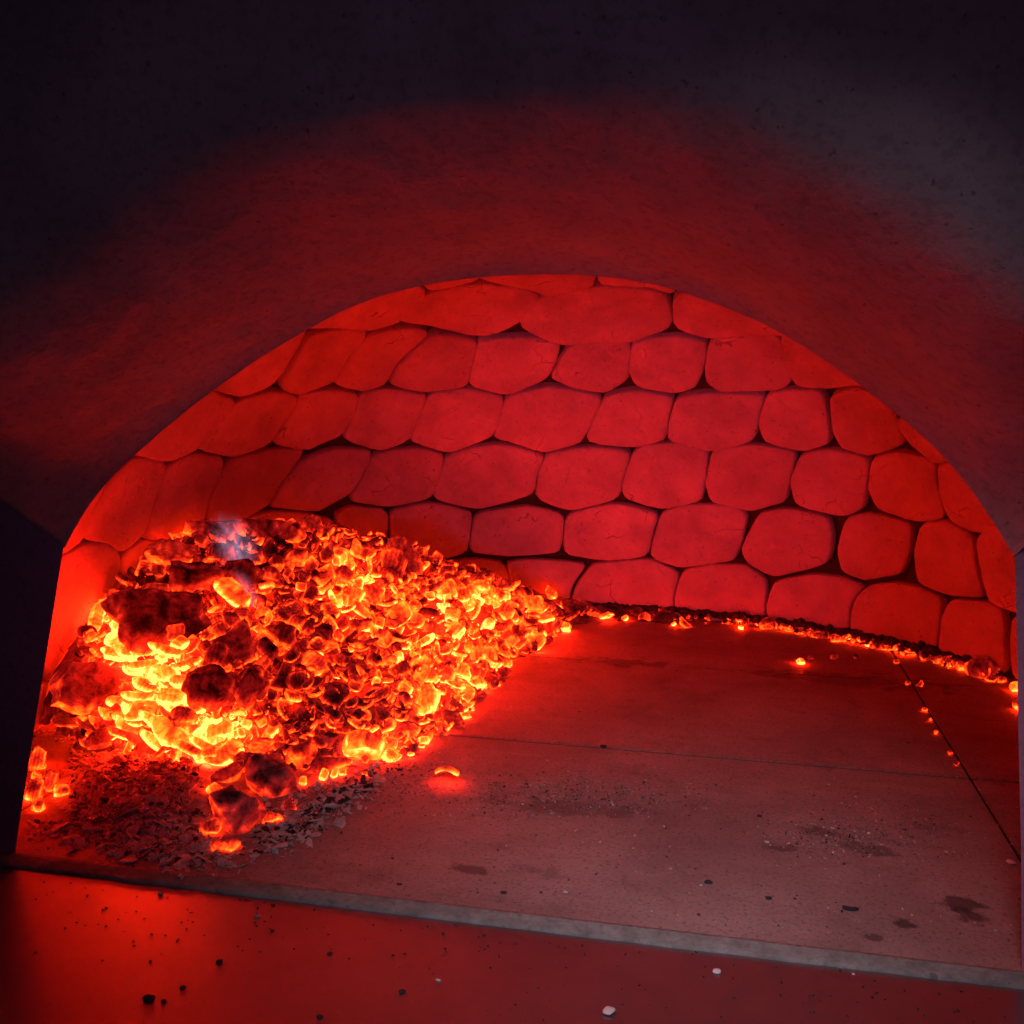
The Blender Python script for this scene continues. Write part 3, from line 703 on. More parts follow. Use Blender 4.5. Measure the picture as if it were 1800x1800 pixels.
# (px, py, width px, h/w, spin deg image ccw, kind, heat, ash, lift m, camera-facing 0..1, name, label)
BIG = [
 (285, 1098, 180, .62, 12, 'slab', .30, .15, .012, .55, 'charcoal_slab', 'large dark flat charcoal slab with a yellow-hot left end, lying above the white-hot core'),
 (172, 1215, 185, .55, -4, 'slab', .36, .25, .012, .55, 'charcoal_slab', 'broad dull red oval charcoal slab at the far left edge of the heap'),
 (368, 1218, 92, 1.30, 0, 'lump', .28, .10, .010, .6, 'charcoal_lump', 'upright dark ringed charcoal lump right of the white-hot core'),
 (437, 1212, 88, 1.15, -35, 'block', .34, .12, .008, .6, 'charcoal_block', 'dark red block leaning beside the upright ringed lump'),
 (345, 1025, 100, .80, 0, 'block', .27, .25, .012, .6, 'charcoal_block', 'square dark grey-red charcoal block high on the left of the heap'),
 (418, 1020, 100, .62, -8, 'block', .22, .10, .014, .6, 'charcoal_block', 'blackened charcoal block just below the pale blue flame'),
 (415, 1055, 95, .50, -38, 'sliver', .78, 0, .020, .7, 'ember', 'long tilted chip with a bright yellow lower edge beneath the blackened block'),
 (276, 1048, 66, .75, 5, 'block', .42, .15, .008, .5, 'charcoal_block', 'small dull red block above the large dark slab'),
 (305, 985, 110, .50, 4, 'block', .44, .10, .010, .5, 'charcoal_block', 'long coal with yellow-hot left end near the top left of the heap'),
 (375, 937, 84, .52, -3, 'slab', .42, .12, .006, .6, 'charcoal_slab', 'flat dull red coal on the top left crest of the heap'),
 (400, 935, 60, .6, 20, 'chip', .40, .1, .0, .5, 'ember', 'thin dull red chip tucked under the crest behind the flame'),
 (470, 938, 100, .50, 2, 'slab', .38, .08, .008, .6, 'charcoal_slab', 'flat dark red coal on the crest of the heap right of the blue flame'),
 (550, 930, 52, .95, -10, 'block', .48, .12, .012, .6, 'charcoal_block', 'square dark coal with an orange right edge standing on the crest'),
 (388, 982, 60, .8, 15, 'lump', .30, .12, .012, .5, 'charcoal_lump', 'small round sooty coal directly left of the blue flame'),
 (420, 1145, 95, .95, -50, 'slab', .42, .10, .006, .6, 'charcoal_slab', 'rounded dark red slab in the middle left of the heap'),
 (383, 1158, 50, 1.2, 0, 'lump', .50, .05, .008, .5, 'charcoal_lump', 'round orange-red coal against the rounded dark slab'),
 (495, 1122, 66, .85, -15, 'block', .38, .10, .010, .6, 'charcoal_block', 'dark red cube of charcoal with thin glowing corners in mid heap'),
 (450, 990, 40, .7, 0, 'lump', .50, .10, .008, .5, 'charcoal_lump', 'small round coal with glowing tip to the right of the flame'),
 (520, 985, 60, .85, 10, 'block', .42, .08, .010, .6, 'charcoal_block', 'angular red block below the crest right of the flame'),
 (480, 1020, 55, .6, -10, 'lump', .36, .08, .008, .5, 'charcoal_lump', 'stack of dark rounded coal segments right of the blackened block'),
 (712, 985, 62, 1.6, 15, 'chip', .38, .06, .018, .8, 'charcoal_shard', 'tall upright dark shard on the right shoulder of the heap'),
 (690, 1000, 46, 1.7, -12, 'chip', .52, .02, .012, .8, 'charcoal_shard', 'orange upright shard leaning on the tall dark one'),
 (658, 1048, 58, .9, 30, 'block', .66, .05, .010, .6, 'ember', 'square ember with a striped yellow lower edge in the upper middle of the heap'),
 (700, 1090, 60, .8, 40, 'shell', .72, .02, .010, .7, 'ember', 'curled orange-yellow shell in the middle of the heap'),
 (845, 1040, 52, .6, 5, 'lump', .80, 0, .008, .5, 'ember', 'bright yellow oval ember near the right end of the crest'),
 (752, 1240, 50, 1.5, 8, 'lump', .88, 0, .010, .6, 'ember', 'tall bright yellow lump at the right foot of the heap'),
 (815, 1188, 46, .9, -30, 'lump', .95, 0, .010, .5, 'ember', 'whitish yellow round ember on the right edge of the heap'),
 (838, 1205, 40, .9, 20, 'lump', .88, 0, .006, .5, 'ember', 'yellow ember touching the floor right of the whitish one'),
 (643, 1318, 92, .72, -12, 'lump', .80, .02, .008, .5, 'ember', 'large cracked yellow ember at the front foot of the heap'),
 (688, 1334, 36, .95, 60, 'lump', .93, 0, .006, .5, 'ember', 'small round yellow ember stuck to the large cracked one'),
 (530, 1332, 72, .62, 20, 'lump', .58, .05, .008, .5, 'ember', 'round orange ember with a hollow at the front of the heap'),
 (575, 1345, 80, .42, 18, 'slab', .50, .05, .004, .5, 'ember', 'flat orange splinter along the front foot of the heap'),
 (940, 1070, 66, .62, 12, 'block', .78, 0, .010, .6, 'ember', 'yellow striped block resting alone by the back wall beyond the heap'),
 (968, 1045, 34, .7, -35, 'lump', .70, 0, .012, .6, 'ember', 'small orange ember just above the striped block at the back'),
 (980, 1066, 24, .7, 0, 'lump', .78, 0, .004, .5, 'ember', 'small bright ember to the right of the striped block'),
 (994, 1104, 32, .6, -6, 'block', .95, 0, .004, .6, 'ember', 'single pale yellow ember on bare floor past the tip of the heap'),
 (290, 1192, 66, .75, 10, 'lump', 1.0, 0, .006, .5, 'ember', 'white-hot lump at the core of the heap'),
 (300, 1228, 60, .8, 0, 'lump', 1.0, 0, .004, .5, 'ember', 'lower white-hot lump at the core of the heap'),
 (262, 1252, 80, .45, 22, 'slab', .98, 0, .006, .5, 'ember', 'bright yellow flaking slab below the white-hot core'),
 (300, 1295, 95, .40, -20, 'slab', .90, 0, .006, .5, 'ember', 'long flaky yellow ember slanting below the core'),
 (385, 1290, 62, .9, 10, 'lump', .92, 0, .008, .5, 'ember', 'bright yellow rounded ember under the upright ringed lump'),
 (320, 1268, 60, .7, 0, 'lump', .62, .05, .010, .5, 'ember', 'orange lump between the core and the flaky yellow ember'),
 (370, 1330, 40, .8, 20, 'lump', .84, 0, .004, .5, 'ember', 'small round yellow ember at the front left foot of the heap'),
 (212, 1108, 40, 1.0, 0, 'block', 1.0, 0, .010, .5, 'ember', 'yellow block glowing under the left end of the large dark slab'),
 (205, 1157, 56, .42, -5, 'slab', 1.0, 0, .010, .5, 'ember', 'flat pale yellow flake between the two large left slabs'),
 (410, 1438, 112, .95, -40, 'lump', .38, .55, .016, .55, 'charcoal_lump', 'big ash-coated coal with red rim, lowest piece in front of the heap'),
 (475, 1385, 140, .75, -25, 'lump', .36, .65, .014, .5, 'charcoal_lump', 'big grey ash-coated coal just behind the lowest front one'),
 (400, 1490, 62, .55, -12, 'lump', .56, .10, .004, .5, 'ember', 'knobbly red-orange ember at the very front tip under the ashy coal'),
 (368, 1462, 46, 1.1, 10, 'lump', .56, .05, .006, .5, 'ember', 'red-orange ember on the left flank of the lowest ashy coal'),
 (382, 1402, 40, 1.35, 30, 'lump', .78, 0, .008, .5, 'ember', 'bright orange lump left of the big ashy coals'),
 (398, 1368, 86, .42, 35, 'slab', .48, .15, .008, .5, 'charcoal_slab', 'slanting dull red slab behind the big ashy coals'),
 (478, 1442, 40, .6, 15, 'lump', .68, .05, .004, .5, 'ember', 'small orange ember between ashy coal and grey ash at the front'),
 (508, 1420, 26, 1.4, 15, 'chip', .56, .1, .004, .5, 'ember', 'narrow red chip standing at the right of the ashy coals'),
 (460, 1345, 80, .55, 0, 'slab', .40, .25, .008, .5, 'charcoal_slab', 'dark red slab bridging the heap and the ashy coals'),
 (310, 1370, 66, .5, 8, 'slab', .50, .25, .006, .5, 'ember', 'flat red ember lying in the grey ash left of the ashy coals'),
 (68, 1345, 30, 1.5, 5, 'lump', .62, .05, .012, .6, 'ember', 'uppermost ember of the small glowing stack by the left jamb'),
 (60, 1400, 32, 1.4, 0, 'block', .60, .02, .008, .6, 'ember', 'orange block at the foot of the stack by the left jamb'),
 (66, 1385, 22, 1.6, 0, 'block', .80, 0, .012, .6, 'ember', 'narrow yellow block in the middle of the stack by the left jamb'),
 (85, 1382, 30, 1.3, 0, 'lump', .60, .02, .008, .6, 'ember', 'rounded orange ember on the right side of the left jamb stack'),
 (68, 1422, 22, 1.2, 0, 'lump', .80, 0, .004, .6, 'ember', 'lowest yellow ember of the stack by the left jamb'),
 (112, 1397, 32, .6, -5, 'block', .78, 0, .004, .6, 'ember', 'small yellow-orange ember right of the left jamb stack'),
 (180, 1335, 12, 1, 0, 'lump', 1.0, 0, .003, .5, 'ember', 'tiny bright spark glowing alone in the ash on the left'),
 (209, 1333, 16, 1.5, -15, 'lump', .75, 0, .003, .5, 'ember', 'small orange ember in the ash beside the tiny spark'),
 (245, 1343, 30, .42, -8, 'chip', .78, 0, .004, .5, 'ember', 'flat yellow-orange chip in the ash below the core'),
]


LM = [(280, 1100, 'the large dark slab'), (170, 1215, 'the broad oval slab'), (368, 1218, 'the upright ringed lump'), (437, 1212, 'the leaning dark block'), (345, 1025, 'the square grey-red block'), (418, 1020, 'the blackened block'),
      (305, 985, 'the long coal with yellow end'), (375, 937, 'the flat coal on the left crest'), (470, 938, 'the flat crest coal'), (550, 930, 'the square coal on the crest'), (425, 1145, 'the rounded dark slab'), (495, 1122, 'the dark red cube'),
      (520, 985, 'the angular red block'), (712, 985, 'the tall upright shard'), (658, 1048, 'the striped square ember'), (700, 1090, 'the curled yellow shell'), (845, 1040, 'the yellow oval ember'), (752, 1240, 'the tall yellow lump'), (822, 1192, 'the whitish yellow ember'),
      (643, 1318, 'the large cracked yellow ember'), (530, 1332, 'the hollow orange ember'), (940, 1070, 'the striped block at the back'), (290, 1210, 'the white-hot core'), (385, 1290, 'the rounded yellow ember'), (475, 1385, 'the grey ash-coated coal'), (640, 970, 'the middle of the crest'), (600, 1200, 'the middle of the heap'), (800, 1110, 'the right end of the heap')]


def region(px, py):
    l = min(LM, key=lambda q: (q[0]-px)**2+(q[1]-py)**2); dx, dy = px-l[0], py-l[1]; r = math.hypot(dx, dy)
    far = 'just ' if r < 55 else 'well '
    if abs(dx) > 2.2*abs(dy): w_ = 'right of' if dx > 0 else 'left of'
    elif abs(dy) > 2.2*abs(dx): w_ = 'below' if dy > 0 else 'above'
    else: w_ = ('lower' if dy > 0 else 'upper')+' '+('right of' if dx > 0 else 'left of')
    return far+w_+' '+l[2]


def glow(h):
    return 'dark red' if h < .42 else 'glowing red' if h < .55 else 'orange' if h < .70 else 'yellow-hot'


def in_dome(P, m=.008):
    v = np.array([P[0]-DC[0], P[1]-DC[1]]); r = np.linalg.norm(v)
    if r > DR-m: v *= (DR-m)/r
    return np.array([DC[0]+v[0], DC[1]+v[1], P[2]])


def px_size(P): return np.dot(np.array(P)-CAMO, fwd)/FOC


def place_px(px, py, lift):
    p = heap_hit(px, py)
    d_ = (CAMO-p); d_ /= np.linalg.norm(d_)
    return p+np.array([0, 0, 1])*lift*.3+d_*lift*.7


taken = []
for i, (px, py, wpx, hw, spin, kd, heat, ash, lift, face, nm, lab) in enumerate(BIG):
    if heat < .45 and ash < .5: heat += .085
    if heat < .45 and ash >= .5: heat += .03
    jamb = px < 125 and py > 1330
    if wpx > 150: wpx *= .9
    if jamb: wpx *= 1.3; lift += .004
    P = place_px(px, py, lift*.8); s = wpx*px_size(P)/2*.98
    toc = (CAMO-P)/np.linalg.norm(CAMO-P)
    nrm = toc*face*1.6+np.array([0, 0, 1])*(1-face)*1.2
    asp = {'chip': .72, 'block': .9, 'lump': .84, 'sliver': .3, 'slab': .58, 'shell': .85}[kd]
    ember(nm, big_mesh(kd, i*13+5), P, s, nrm, math.radians(spin), heat, ash, lab, 'ember' if nm == 'ember' else 'charcoal',
          squash=(1.0, hw/asp, 1.0 if kd in ('block', 'lump') else 1.2))
    taken.append((px, py, wpx*.42, wpx*hw*.42, math.radians(spin)))

# flaky yellow splinters round the white-hot core, lying side by side
for (px, py, wpx, sp, h) in [(245, 1228, 60, -8, .92), (232, 1240, 70, -4, .86), (250, 1262, 66, 12, .92), (228, 1270, 60, 4, .84), (272, 1272, 60, 20, .88), (205, 1262, 54, 2, .76), (186, 1275, 50, 0, .70), (240, 1290, 70, 18, .86), (275, 1310, 66, 26, .92),
                             (215, 1295, 50, 14, .72), (180, 1300, 46, 6, .66), (258, 1172, 54, -18, .92), (240, 1150, 66, -8, .86), (330, 1170, 50, -30, .80), (345, 1200, 46, 60, .78), (335, 1262, 44, 35, .90), (360, 1316, 60, 22, .86), (335, 1322, 56, 22, .78), (160, 1245, 56, 4, .72), (295, 1148, 60, 8, .80)]:
    P = place_px(px, py, .006); toc = (CAMO-P)/np.linalg.norm(CAMO-P)
    ember('ember', random.choice(PROTO['sliver']), P, wpx*px_size(P)/2, toc+np.array([0, 0, .5]), math.radians(-sp), h, 0,
          '%s %s layered splinter, %s tilted, %s' % ('long' if wpx > 58 else 'short', glow(h), 'steeply' if abs(sp) > 20 else 'slightly' if abs(sp) > 6 else 'barely', region(px, py)), 'ember', 'layered splinters around the hot core', squash=(1, 1.1, 1.3))

# the curled ember lying alone on the floor in front
arc_v = []; arc_f = []; arc_r = []
ns, nr = 22, 10
p0 = onfloor(785, 1366, .004); sz = px_size(p0)
for i in range(ns+1):
    a = math.radians(172-165*i/ns); rr = (.17+.10*math.sin(math.pi*i/ns)+.14*(i/ns)**2)*(min(1, 6*i/ns+.2))*(min(1, 6*(ns-i)/ns+.25))
    for j in range(nr):
        b_ = 2*math.pi*j/nr; rad = 1+rr*math.cos(b_)
        arc_v.append((20*sz*rad*math.cos(a), 4*sz*math.sin(b_)*1.6*rr*3, 13*sz*rad*math.sin(a)+.001)); arc_r.append(abs(math.cos(math.pi*i/ns)))
for i in range(ns):
    for j in range(nr):
        a = i*nr+j; b_ = i*nr+(j+1) % nr; arc_f.append((a, b_, b_+nr, a+nr))
arc_f += [tuple(range(nr))[::-1], tuple(range(ns*nr, ns*nr+nr))]
o = link('ember', arc_v, arc_f, M_COAL, attrs={'rim': arc_r}); o.location = p0; o.color = (.80, 0, 0, 1)
tag(o, 'curled crescent ember lying alone on the floor in front of the heap', 'ember')

# ------------------------------------------------------------------ individual small embers over the heap
HEAP_PX = [(250, 985), (330, 925), (560, 915), (650, 935), (745, 960), (790, 1005), (885, 1035), (960, 1068), (1000, 1100), (950, 1130), (900, 1160), (880, 1200), (855, 1225), (780, 1290), (700, 1335), (600, 1350),
           (500, 1365), (380, 1335), (240, 1330), (140, 1300), (95, 1265), (150, 1120), (190, 1050)]


SHP = {'chip': 'ember chip', 'block': 'ember cube', 'lump': 'ember nub', 'sliver': 'ember splinter', 'slab': 'ember slab', 'shell': 'ember curl'}
pts = []; tries = 0
while len(pts) < 250 and tries < 60000:
    tries += 1
    px, py = random.uniform(90, 1000), random.uniform(915, 1365)
    if not inpoly((px, py), HEAP_PX): continue
    bad = False
    for (tx, ty, a, b_, sp) in taken:
        dx, dy = px-tx, -(py-ty); u = dx*math.cos(sp)+dy*math.sin(sp); v = -dx*math.sin(sp)+dy*math.cos(sp)
        if (u/(a+4))**2+(v/(b_+4))**2 < 1: bad = True; break
    if bad or any((px-a)**2+((py-b_)*1.15)**2 < 17.5**2 for a, b_ in pts): continue
    pts.append((px, py))
extra = pts[172:]; pts = pts[:172]
for px, py in pts:
    kd = random.choices(KINDS_, [4.2, 1.8, 1.4, 3.2, 2.0, 2.6])[0]
    left = px < 470
    wpx = random.choice([24, 28, 31, 35, 40, 48]) * (1.25 if left else 1.0)*(1.25 if kd == 'sliver' else 1)
    lift = random.uniform(.002, .009); P = place_px(px, py, lift)
    if kd == 'sliver' and random.random() < .5: wpx *= .8
    s = wpx*px_size(P)/2
    toc = (CAMO-P)/np.linalg.norm(CAMO-P)
    nrm = toc*.7+np.array([0, 0, .5])+rng.normal(size=3)*.42
    h = heat_at(P)+random.gauss(0, .14)
    ember('ember', random.choice(PROTO[kd]), P, s, nrm, random.uniform(-math.pi, math.pi), h, random.random()**3*.5,
          '%s %s %s %s' % ('tiny' if wpx < 29 else 'small' if wpx < 40 else 'medium', glow(h), SHP[kd], region(px, py)), 'ember', 'small embers on the heap', squash=(1, random.uniform(.8, 1.2), random.uniform(.9, 1.5)))

# chips spilled on the floor at the right tip and the embers along the back wall
SPILL = [(905, 1118, 30, .45, 20), (928, 1107, 40, .4, 5), (945, 1116, 36, .5, 8), (960, 1110, 24, .5, 0), (897, 1128, 30, .7, -35), (925, 1128, 32, .6, -25), (880, 1150, 28, .6, -10), (890, 1165, 34, .35, -4),
         (875, 1135, 22, .9, 0), (862, 1180, 26, 1.2, 10), (818, 1258, 28, .45, 5), (823, 1243, 26, .45, -20), (790, 1265, 18, .8, 0), (745, 1302, 24, .7, 15), (742, 1311, 16, .5, 0), (710, 1315, 12, .8, 0), (722, 1326, 14, .5, 0), (700, 1318, 12, .8, 0), (570, 1362, 22, 1.5, -20), (588, 1360, 14, 1.6, -15), (603, 1357, 20, .7, 10), (641, 1360, 12, .7, 0), (532, 1372, 16, 1.2, 0)]
for (px, py, wpx, hw, sp) in SPILL:
    P = onfloor(px, py, .003); s = wpx*px_size(P)/2; toc = (CAMO-P)/np.linalg.norm(CAMO-P)
    h = random.uniform(.78, 1.0)
    ember('ember', random.choice(PROTO['block']+PROTO['lump']), P, s, toc+np.array([0, 0, .6]), math.radians(sp), h, 0,
          '%s %s ember on the floor %s' % ('flat' if hw < .6 else 'upright' if hw > 1 else 'stubby', glow(h-.1), 'off the right tip of the heap' if px > 850 else 'below the right foot of the heap' if px > 690 else 'below the front foot of the heap'),
          'ember', 'stray embers at the foot of the heap', squash=(1, hw/.87, .7))
BACK = [(1017, 1065, 26, .55, .55), (1030, 1060, 16, .6, .6), (1045, 1078, 30, .5, .60), (1065, 1080, 26, .35, .82), (1098, 1080, 12, .9, .95), (1118, 1075, 22, .9, .52), (1133, 1080, 18, .9, .80), (1175, 1075, 22, .9, .50), (1185, 1090, 10, .6, .95),
        (1163, 1090, 8, .8, 1.0), (1210, 1075, 14, 1, .55), (1205, 1092, 18, .7, .66), (1245, 1096, 8, 1, 1.05), (1280, 1083, 12, .5, .65), (1302, 1096, 10, .8, 1.05), (1352, 1093, 34, .6, .58), (1410, 1086, 24, .4, .55), (1406, 1104, 18, .7, .80),
        (1437, 1110, 20, .6, .68), (1449, 1097, 18, .6, .66), (1471, 1099, 22, .9, .48), (1471, 1117, 22, .7, .76), (1492, 1113, 10, .6, .7), (1505, 1109, 22, .45, .64), (1543, 1125, 12, .6, .75), (1558, 1116, 10, 1, .95), (1571, 1120, 12, .8, .8), (1573, 1128, 16, .5, .85),
        (1590, 1127, 14, .6, .66), (1606, 1135, 18, .5, .66), (1602, 1130, 12, .6, .6), (1635, 1135, 14, .4, .55), (1645, 1128, 8, .9, .6), (1662, 1141, 26, .7, .52), (1683, 1138, 22, .7, .56), (1660, 1153, 24, .5, .70), (1689, 1157, 16, .8, .74), (1708, 1165, 14, .5, .8),
        (1725, 1150, 28, .8, .52), (1722, 1170, 22, .5, .68), (1744, 1158, 24, .9, .74), (1763, 1172, 46, .85, .54), (1783, 1160, 20, .8, .6), (1743, 1186, 16, .5, .74), (1788, 1185, 18, .6, .66), (1790, 1204, 34, .55, .86), (1795, 1236, 24, .6, .70), (1765, 1145, 12, 1, .6),
        (1408, 1156, 14, .7, 1.05), (1425, 1148, 10, .8, .42), (1466, 1147, 12, .7, .42), (1505, 1147, 10, .7, .42), (1545, 1151, 8, .7, .42), (1576, 1155, 12, .7, .60), (1597, 1192, 8, .7, .7), (1618, 1195, 12, .6, .85), (1626, 1239, 9, .7, .8), (1646, 1278, 6, .8, .7), (1670, 1314, 7, .8, .72), (1682, 1333, 6, .8, .6), (1636, 1256, 5, .8, .7),
        (1700, 1202, 6, .8, .8), (1328, 1190, 7, .8, .65), (1337, 1190, 7, .6, .65), (1297, 1182, 6, .8, .6), (1099, 1118, 7, .7, 1.0), (1142, 1132, 6, .7, .5), (833, 1006, 8, 1, 1.0), (800, 1016, 9, .8, .8), (800, 1005, 9, .8, .8), (780, 1005, 10, .6, .7)]
for (px, py, wpx, hw, h) in BACK:
    if wpx < 9 and not (1590 < px < 1700 and py > 1190): continue
    on_wall = px > 1000 and py < 1215
    P = in_dome(onfloor(px, py+4, .004), .010); P[2] = max(.002, wpx*.25*px_size(P)); s = wpx*px_size(P)/2*random.uniform(1.0, 1.45); h -= random.uniform(.04, .22) if h < .95 else .02; toc = (CAMO-P)/np.linalg.norm(CAMO-P)
    sz_ = 'tiny' if wpx < 11 else 'small' if wpx < 21 else 'large'
    if px < 840: lab = 'tiny ember spark behind the right shoulder of the heap'; P = place_px(px, py, .002)
    elif 1575 < px < 1700 and py > 1185 or (px, py) == (1576, 1155): lab = '%s %s spark along the side joint of the floor' % (sz_, glow(h))
    elif (px < 1580 and py > 1135) or px < 1150 and py > 1115: lab = '%s %s spark on the bare floor in front of the back row' % (sz_, glow(h))
    else: lab = '%s %s ember in the row under the back wall' % (sz_, glow(h))
    ember('ember', random.choice(PROTO['lump']+PROTO['chip']+PROTO['block'][:2]), P, s, toc+np.array([0, 0, .5])+rng.normal(size=3)*.5, random.uniform(-.5, .5), h, .1, lab, 'ember', 'embers strewn along the back wall', squash=(1, hw/.87, .9))


# ------------------------------------------------------------------ joined beds (nobody could count these)
def joined(name, items, mat, cs, kinds, label, heat=True, nproto=8):
    protos = [coal_geo(kinds[k % len(kinds)], 900+k, cs) for k in range(nproto)]
    Vs = []; Fs = []; rims = []; hs = []; off = 0
    fq = np.array(cs[1])
    for (P, s, nrm, spin, h, sq) in items:
        U, _, rim = protos[rng.integers(nproto)]
        M3 = np.array(orient(nrm, spin)); W = (U*np.array(sq)*s)@M3.T+np.array(P)
        Vs.append(W); Fs.append(fq+off); off += len(W); rims.append(rim); hs.append(np.full(len(W), h))
    Vs = np.vstack(Vs); Fs = np.vstack(Fs)
    me = bpy.data.meshes.new(name); me.vertices.add(len(Vs)); me.vertices.foreach_set('co', Vs.astype(np.float32).ravel())
    me.loops.add(len(Fs)*4); me.loops.foreach_set('vertex_index', Fs.ravel().astype(np.int32))
    me.polygons.add(len(Fs)); me.polygons.foreach_set('loop_start', np.arange(0, len(Fs)*4, 4, dtype=np.int32))
    me.polygons.foreach_set('use_smooth', [True]*len(Fs)); me.update(calc_edges=True)
    a = me.attributes.new('rim', 'FLOAT', 'POINT'); a.data.foreach_set('value', np.concatenate(rims).astype(np.float32))
    if heat: a = me.attributes.new('coal_glow', 'FLOAT', 'POINT'); a.data.foreach_set('value', np.concatenate(hs).astype(np.float32))
    me.materials.append(mat); o = bpy.data.objects.new(name, me); COL.objects.link(o)
    tag(o, label, kind='stuff'); return o


# coal bed: under-surface + crowded small coals
gx = np.arange(-.56, -.05, .006); gy = np.arange(.60, 1.26, .006)
V = []; hs = []; keep = {}
for j, y in enumerate(gy):
    for i, x in enumerate(gx):
        z = heap_z(x, y)
        V.append((x, y, z-.006+.004*noise.noise(Vector((x*90, y*90, 0))))); hs.append(0); keep[(i, j)] = z > .0015 and math.hypot(x-DC[0], y-DC[1]) < DR
PXY = proj(np.array(V))
hs = [heat_at(v)-.16+.25*noise.noise(Vector((v[0]*30, v[1]*30, 3))) if True else 0 for v in V]
Fc = []
nx = len(gx)
for j in range(len(gy)-1):
    for i in range(nx-1):
        if all(keep[k] for k in ((i, j), (i+1, j), (i, j+1), (i+1, j+1))): Fc.append((j*nx+i, j*nx+i+1, (j+1)*nx+i+1, (j+1)*nx+i))
tag(link('coal_bed', V, Fc, M_BED, attrs={'coal_glow': hs, 'rim': [.4]*len(V)}), 'glowing body of the ember heap under the loose coals', kind='stuff')

items = []
for px, py in extra:
    P = place_px(px, py, random.uniform(.002, .008)); s = random.choice([22, 26, 30, 34])*px_size(P)/2
    items.append((P, s, (CAMO-P)/np.linalg.norm(CAMO-P)*.7+np.array([0, 0, .5])+rng.normal(size=3)*.42, random.uniform(0, 6.28), heat_at(P)+random.gauss(0, .10), (1, 1, 1.2)))
while len(items) < 2100:
    px, py = random.uniform(90, 1000), random.uniform(918, 1365)
    if not inpoly((px, py), HEAP_PX): continue
    P = place_px(px, py, random.uniform(-.004, .003)); s = random.choice([10, 14, 18, 22, 26, 30])*random.uniform(.85, 1.15)*px_size(P)/2
    if math.hypot(P[0]-DC[0], P[1]-DC[1]) > DR-.01: continue
    nrm = np.array([0, -.5, .8])+rng.normal(size=3)*.6
    items.append((P, s, nrm, random.uniform(0, 6.28), heat_at(P)-.13+random.gauss(0, .16), (1, random.uniform(.7, 1.1), random.uniform(.8, 1.4))))
# hidden back of the heap, seen from the side only
for _ in range(500):
    x, y = random.uniform(-.53, -.15), random.uniform(.75, 1.22); z = heap_z(x, y)
    if z < .004 or math.hypot(x-DC[0], y-DC[1]) > DR-.015: continue
    items.append(((x, y, z), random.uniform(.006, .012), np.array([0, 0, 1])+rng.normal(size=3)*.5, random.uniform(0, 6.28), random.uniform(.3, .6), (1, .9, 1)))
def back_row():
    px = random.uniform(830, 1800); py = np.interp(px, [830, 960, 1100, 1300, 1500, 1600, 1700, 1800], [1010, 1060, 1070, 1082, 1103, 1120, 1150, 1180])+random.gauss(0, 6)+2
    return px, py


for _ in range(330):
    px, py = back_row()
    if noise.noise(Vector((px*.02, 0, 0))) < -.05 and px < 1700: continue
    P = in_dome(onfloor(px, py+3), random.uniform(.003, .020)); sz_ = random.uniform(.0015, .0050)
    items.append(((P[0], P[1], sz_*.6+random.random()*.004), sz_, rng.normal(size=3), random.uniform(0, 6.28), random.choice([.05, .12, .2, .3, .4, .5, .62]), (1, .8, .8)))
joined('small_coals', items, M_BED, CS4, ['chip', 'sliver', 'shell', 'block', 'chip', 'sliver', 'slab', 'lump'], 'dense mass of small glowing coal crumbs filling the heap')

# ash rubble
ASH = [(70, 1290), (150, 1300), (250, 1335), (330, 1345), (360, 1420), (370, 1500), (440, 1510), (520, 1480), (560, 1460), (650, 1390), (690, 1340), (560, 1370), (450, 1430), (430, 1520), (330, 1525), (200, 1500), (110, 1475), (45, 1455), (60, 1380)]
def ash_h(x, y):
    px, py = proj(np.array([x, y, 0]))
    dd = math.hypot((px-250)/170, (py-1395)/85); return .010*max(0, 1-dd**2)**1.3


V = []; gx = np.arange(-.47, -.22, .004); gy = np.arange(.515, .72, .004); nx = len(gx); Fc = []
for y in gy:
    for x in gx:
        n_ = noise.noise(Vector((x*70, y*70, 0)))*.35+noise.noise(Vector((x*200, y*200, 2)))*.25
        hgt = ash_h(x, y); V.append((x, y, hgt*(1+n_)-.001 if hgt > 0 else -.002))
for j in range(len(gy)-1):
    for i in range(nx-1):
        k = j*nx+i
        if max(V[k][2], V[k+1][2], V[k+nx][2]) > .0002: Fc.append((k, k+1, k+nx+1, k+nx))
tag(link('ash_bed', V, Fc, M_ASH), 'low bank of grey wood ash in front of the heap at the left', kind='stuff')


def scatter(polys_or_fn, n, smin, smax, sink=.2, flat=.5):
    out = []
    while len(out) < n:
        px, py = polys_or_fn()
        P = in_dome(onfloor(px, py), .004); z = ash_h(P[0], P[1])+max(0, .018-(DR-math.hypot(P[0]-DC[0], P[1]-DC[1])))*.45*(P[0] > -.3); s = random.uniform(smin, smax)*(random.random()**1.5*.8+.35)
        out.append(((P[0], P[1], z+s*flat*.3), s, np.array([0, 0, 1])+rng.normal(size=3)*.5, random.uniform(0, 6.28), 0, (1, random.uniform(.5, 1), flat)))
    return out


def in_ash():
    while True:
        p = (random.uniform(40, 700), random.uniform(1285, 1530))
        if inpoly(p, ASH):
            p = (p[0]+random.gauss(0, 16), p[1]+random.gauss(0, 9))
            if (p[0] < 122 and 1305 < p[1] < 1445) or p[1] > 1512+.105*(p[0]-22) or p[0] < 36: continue
            return p


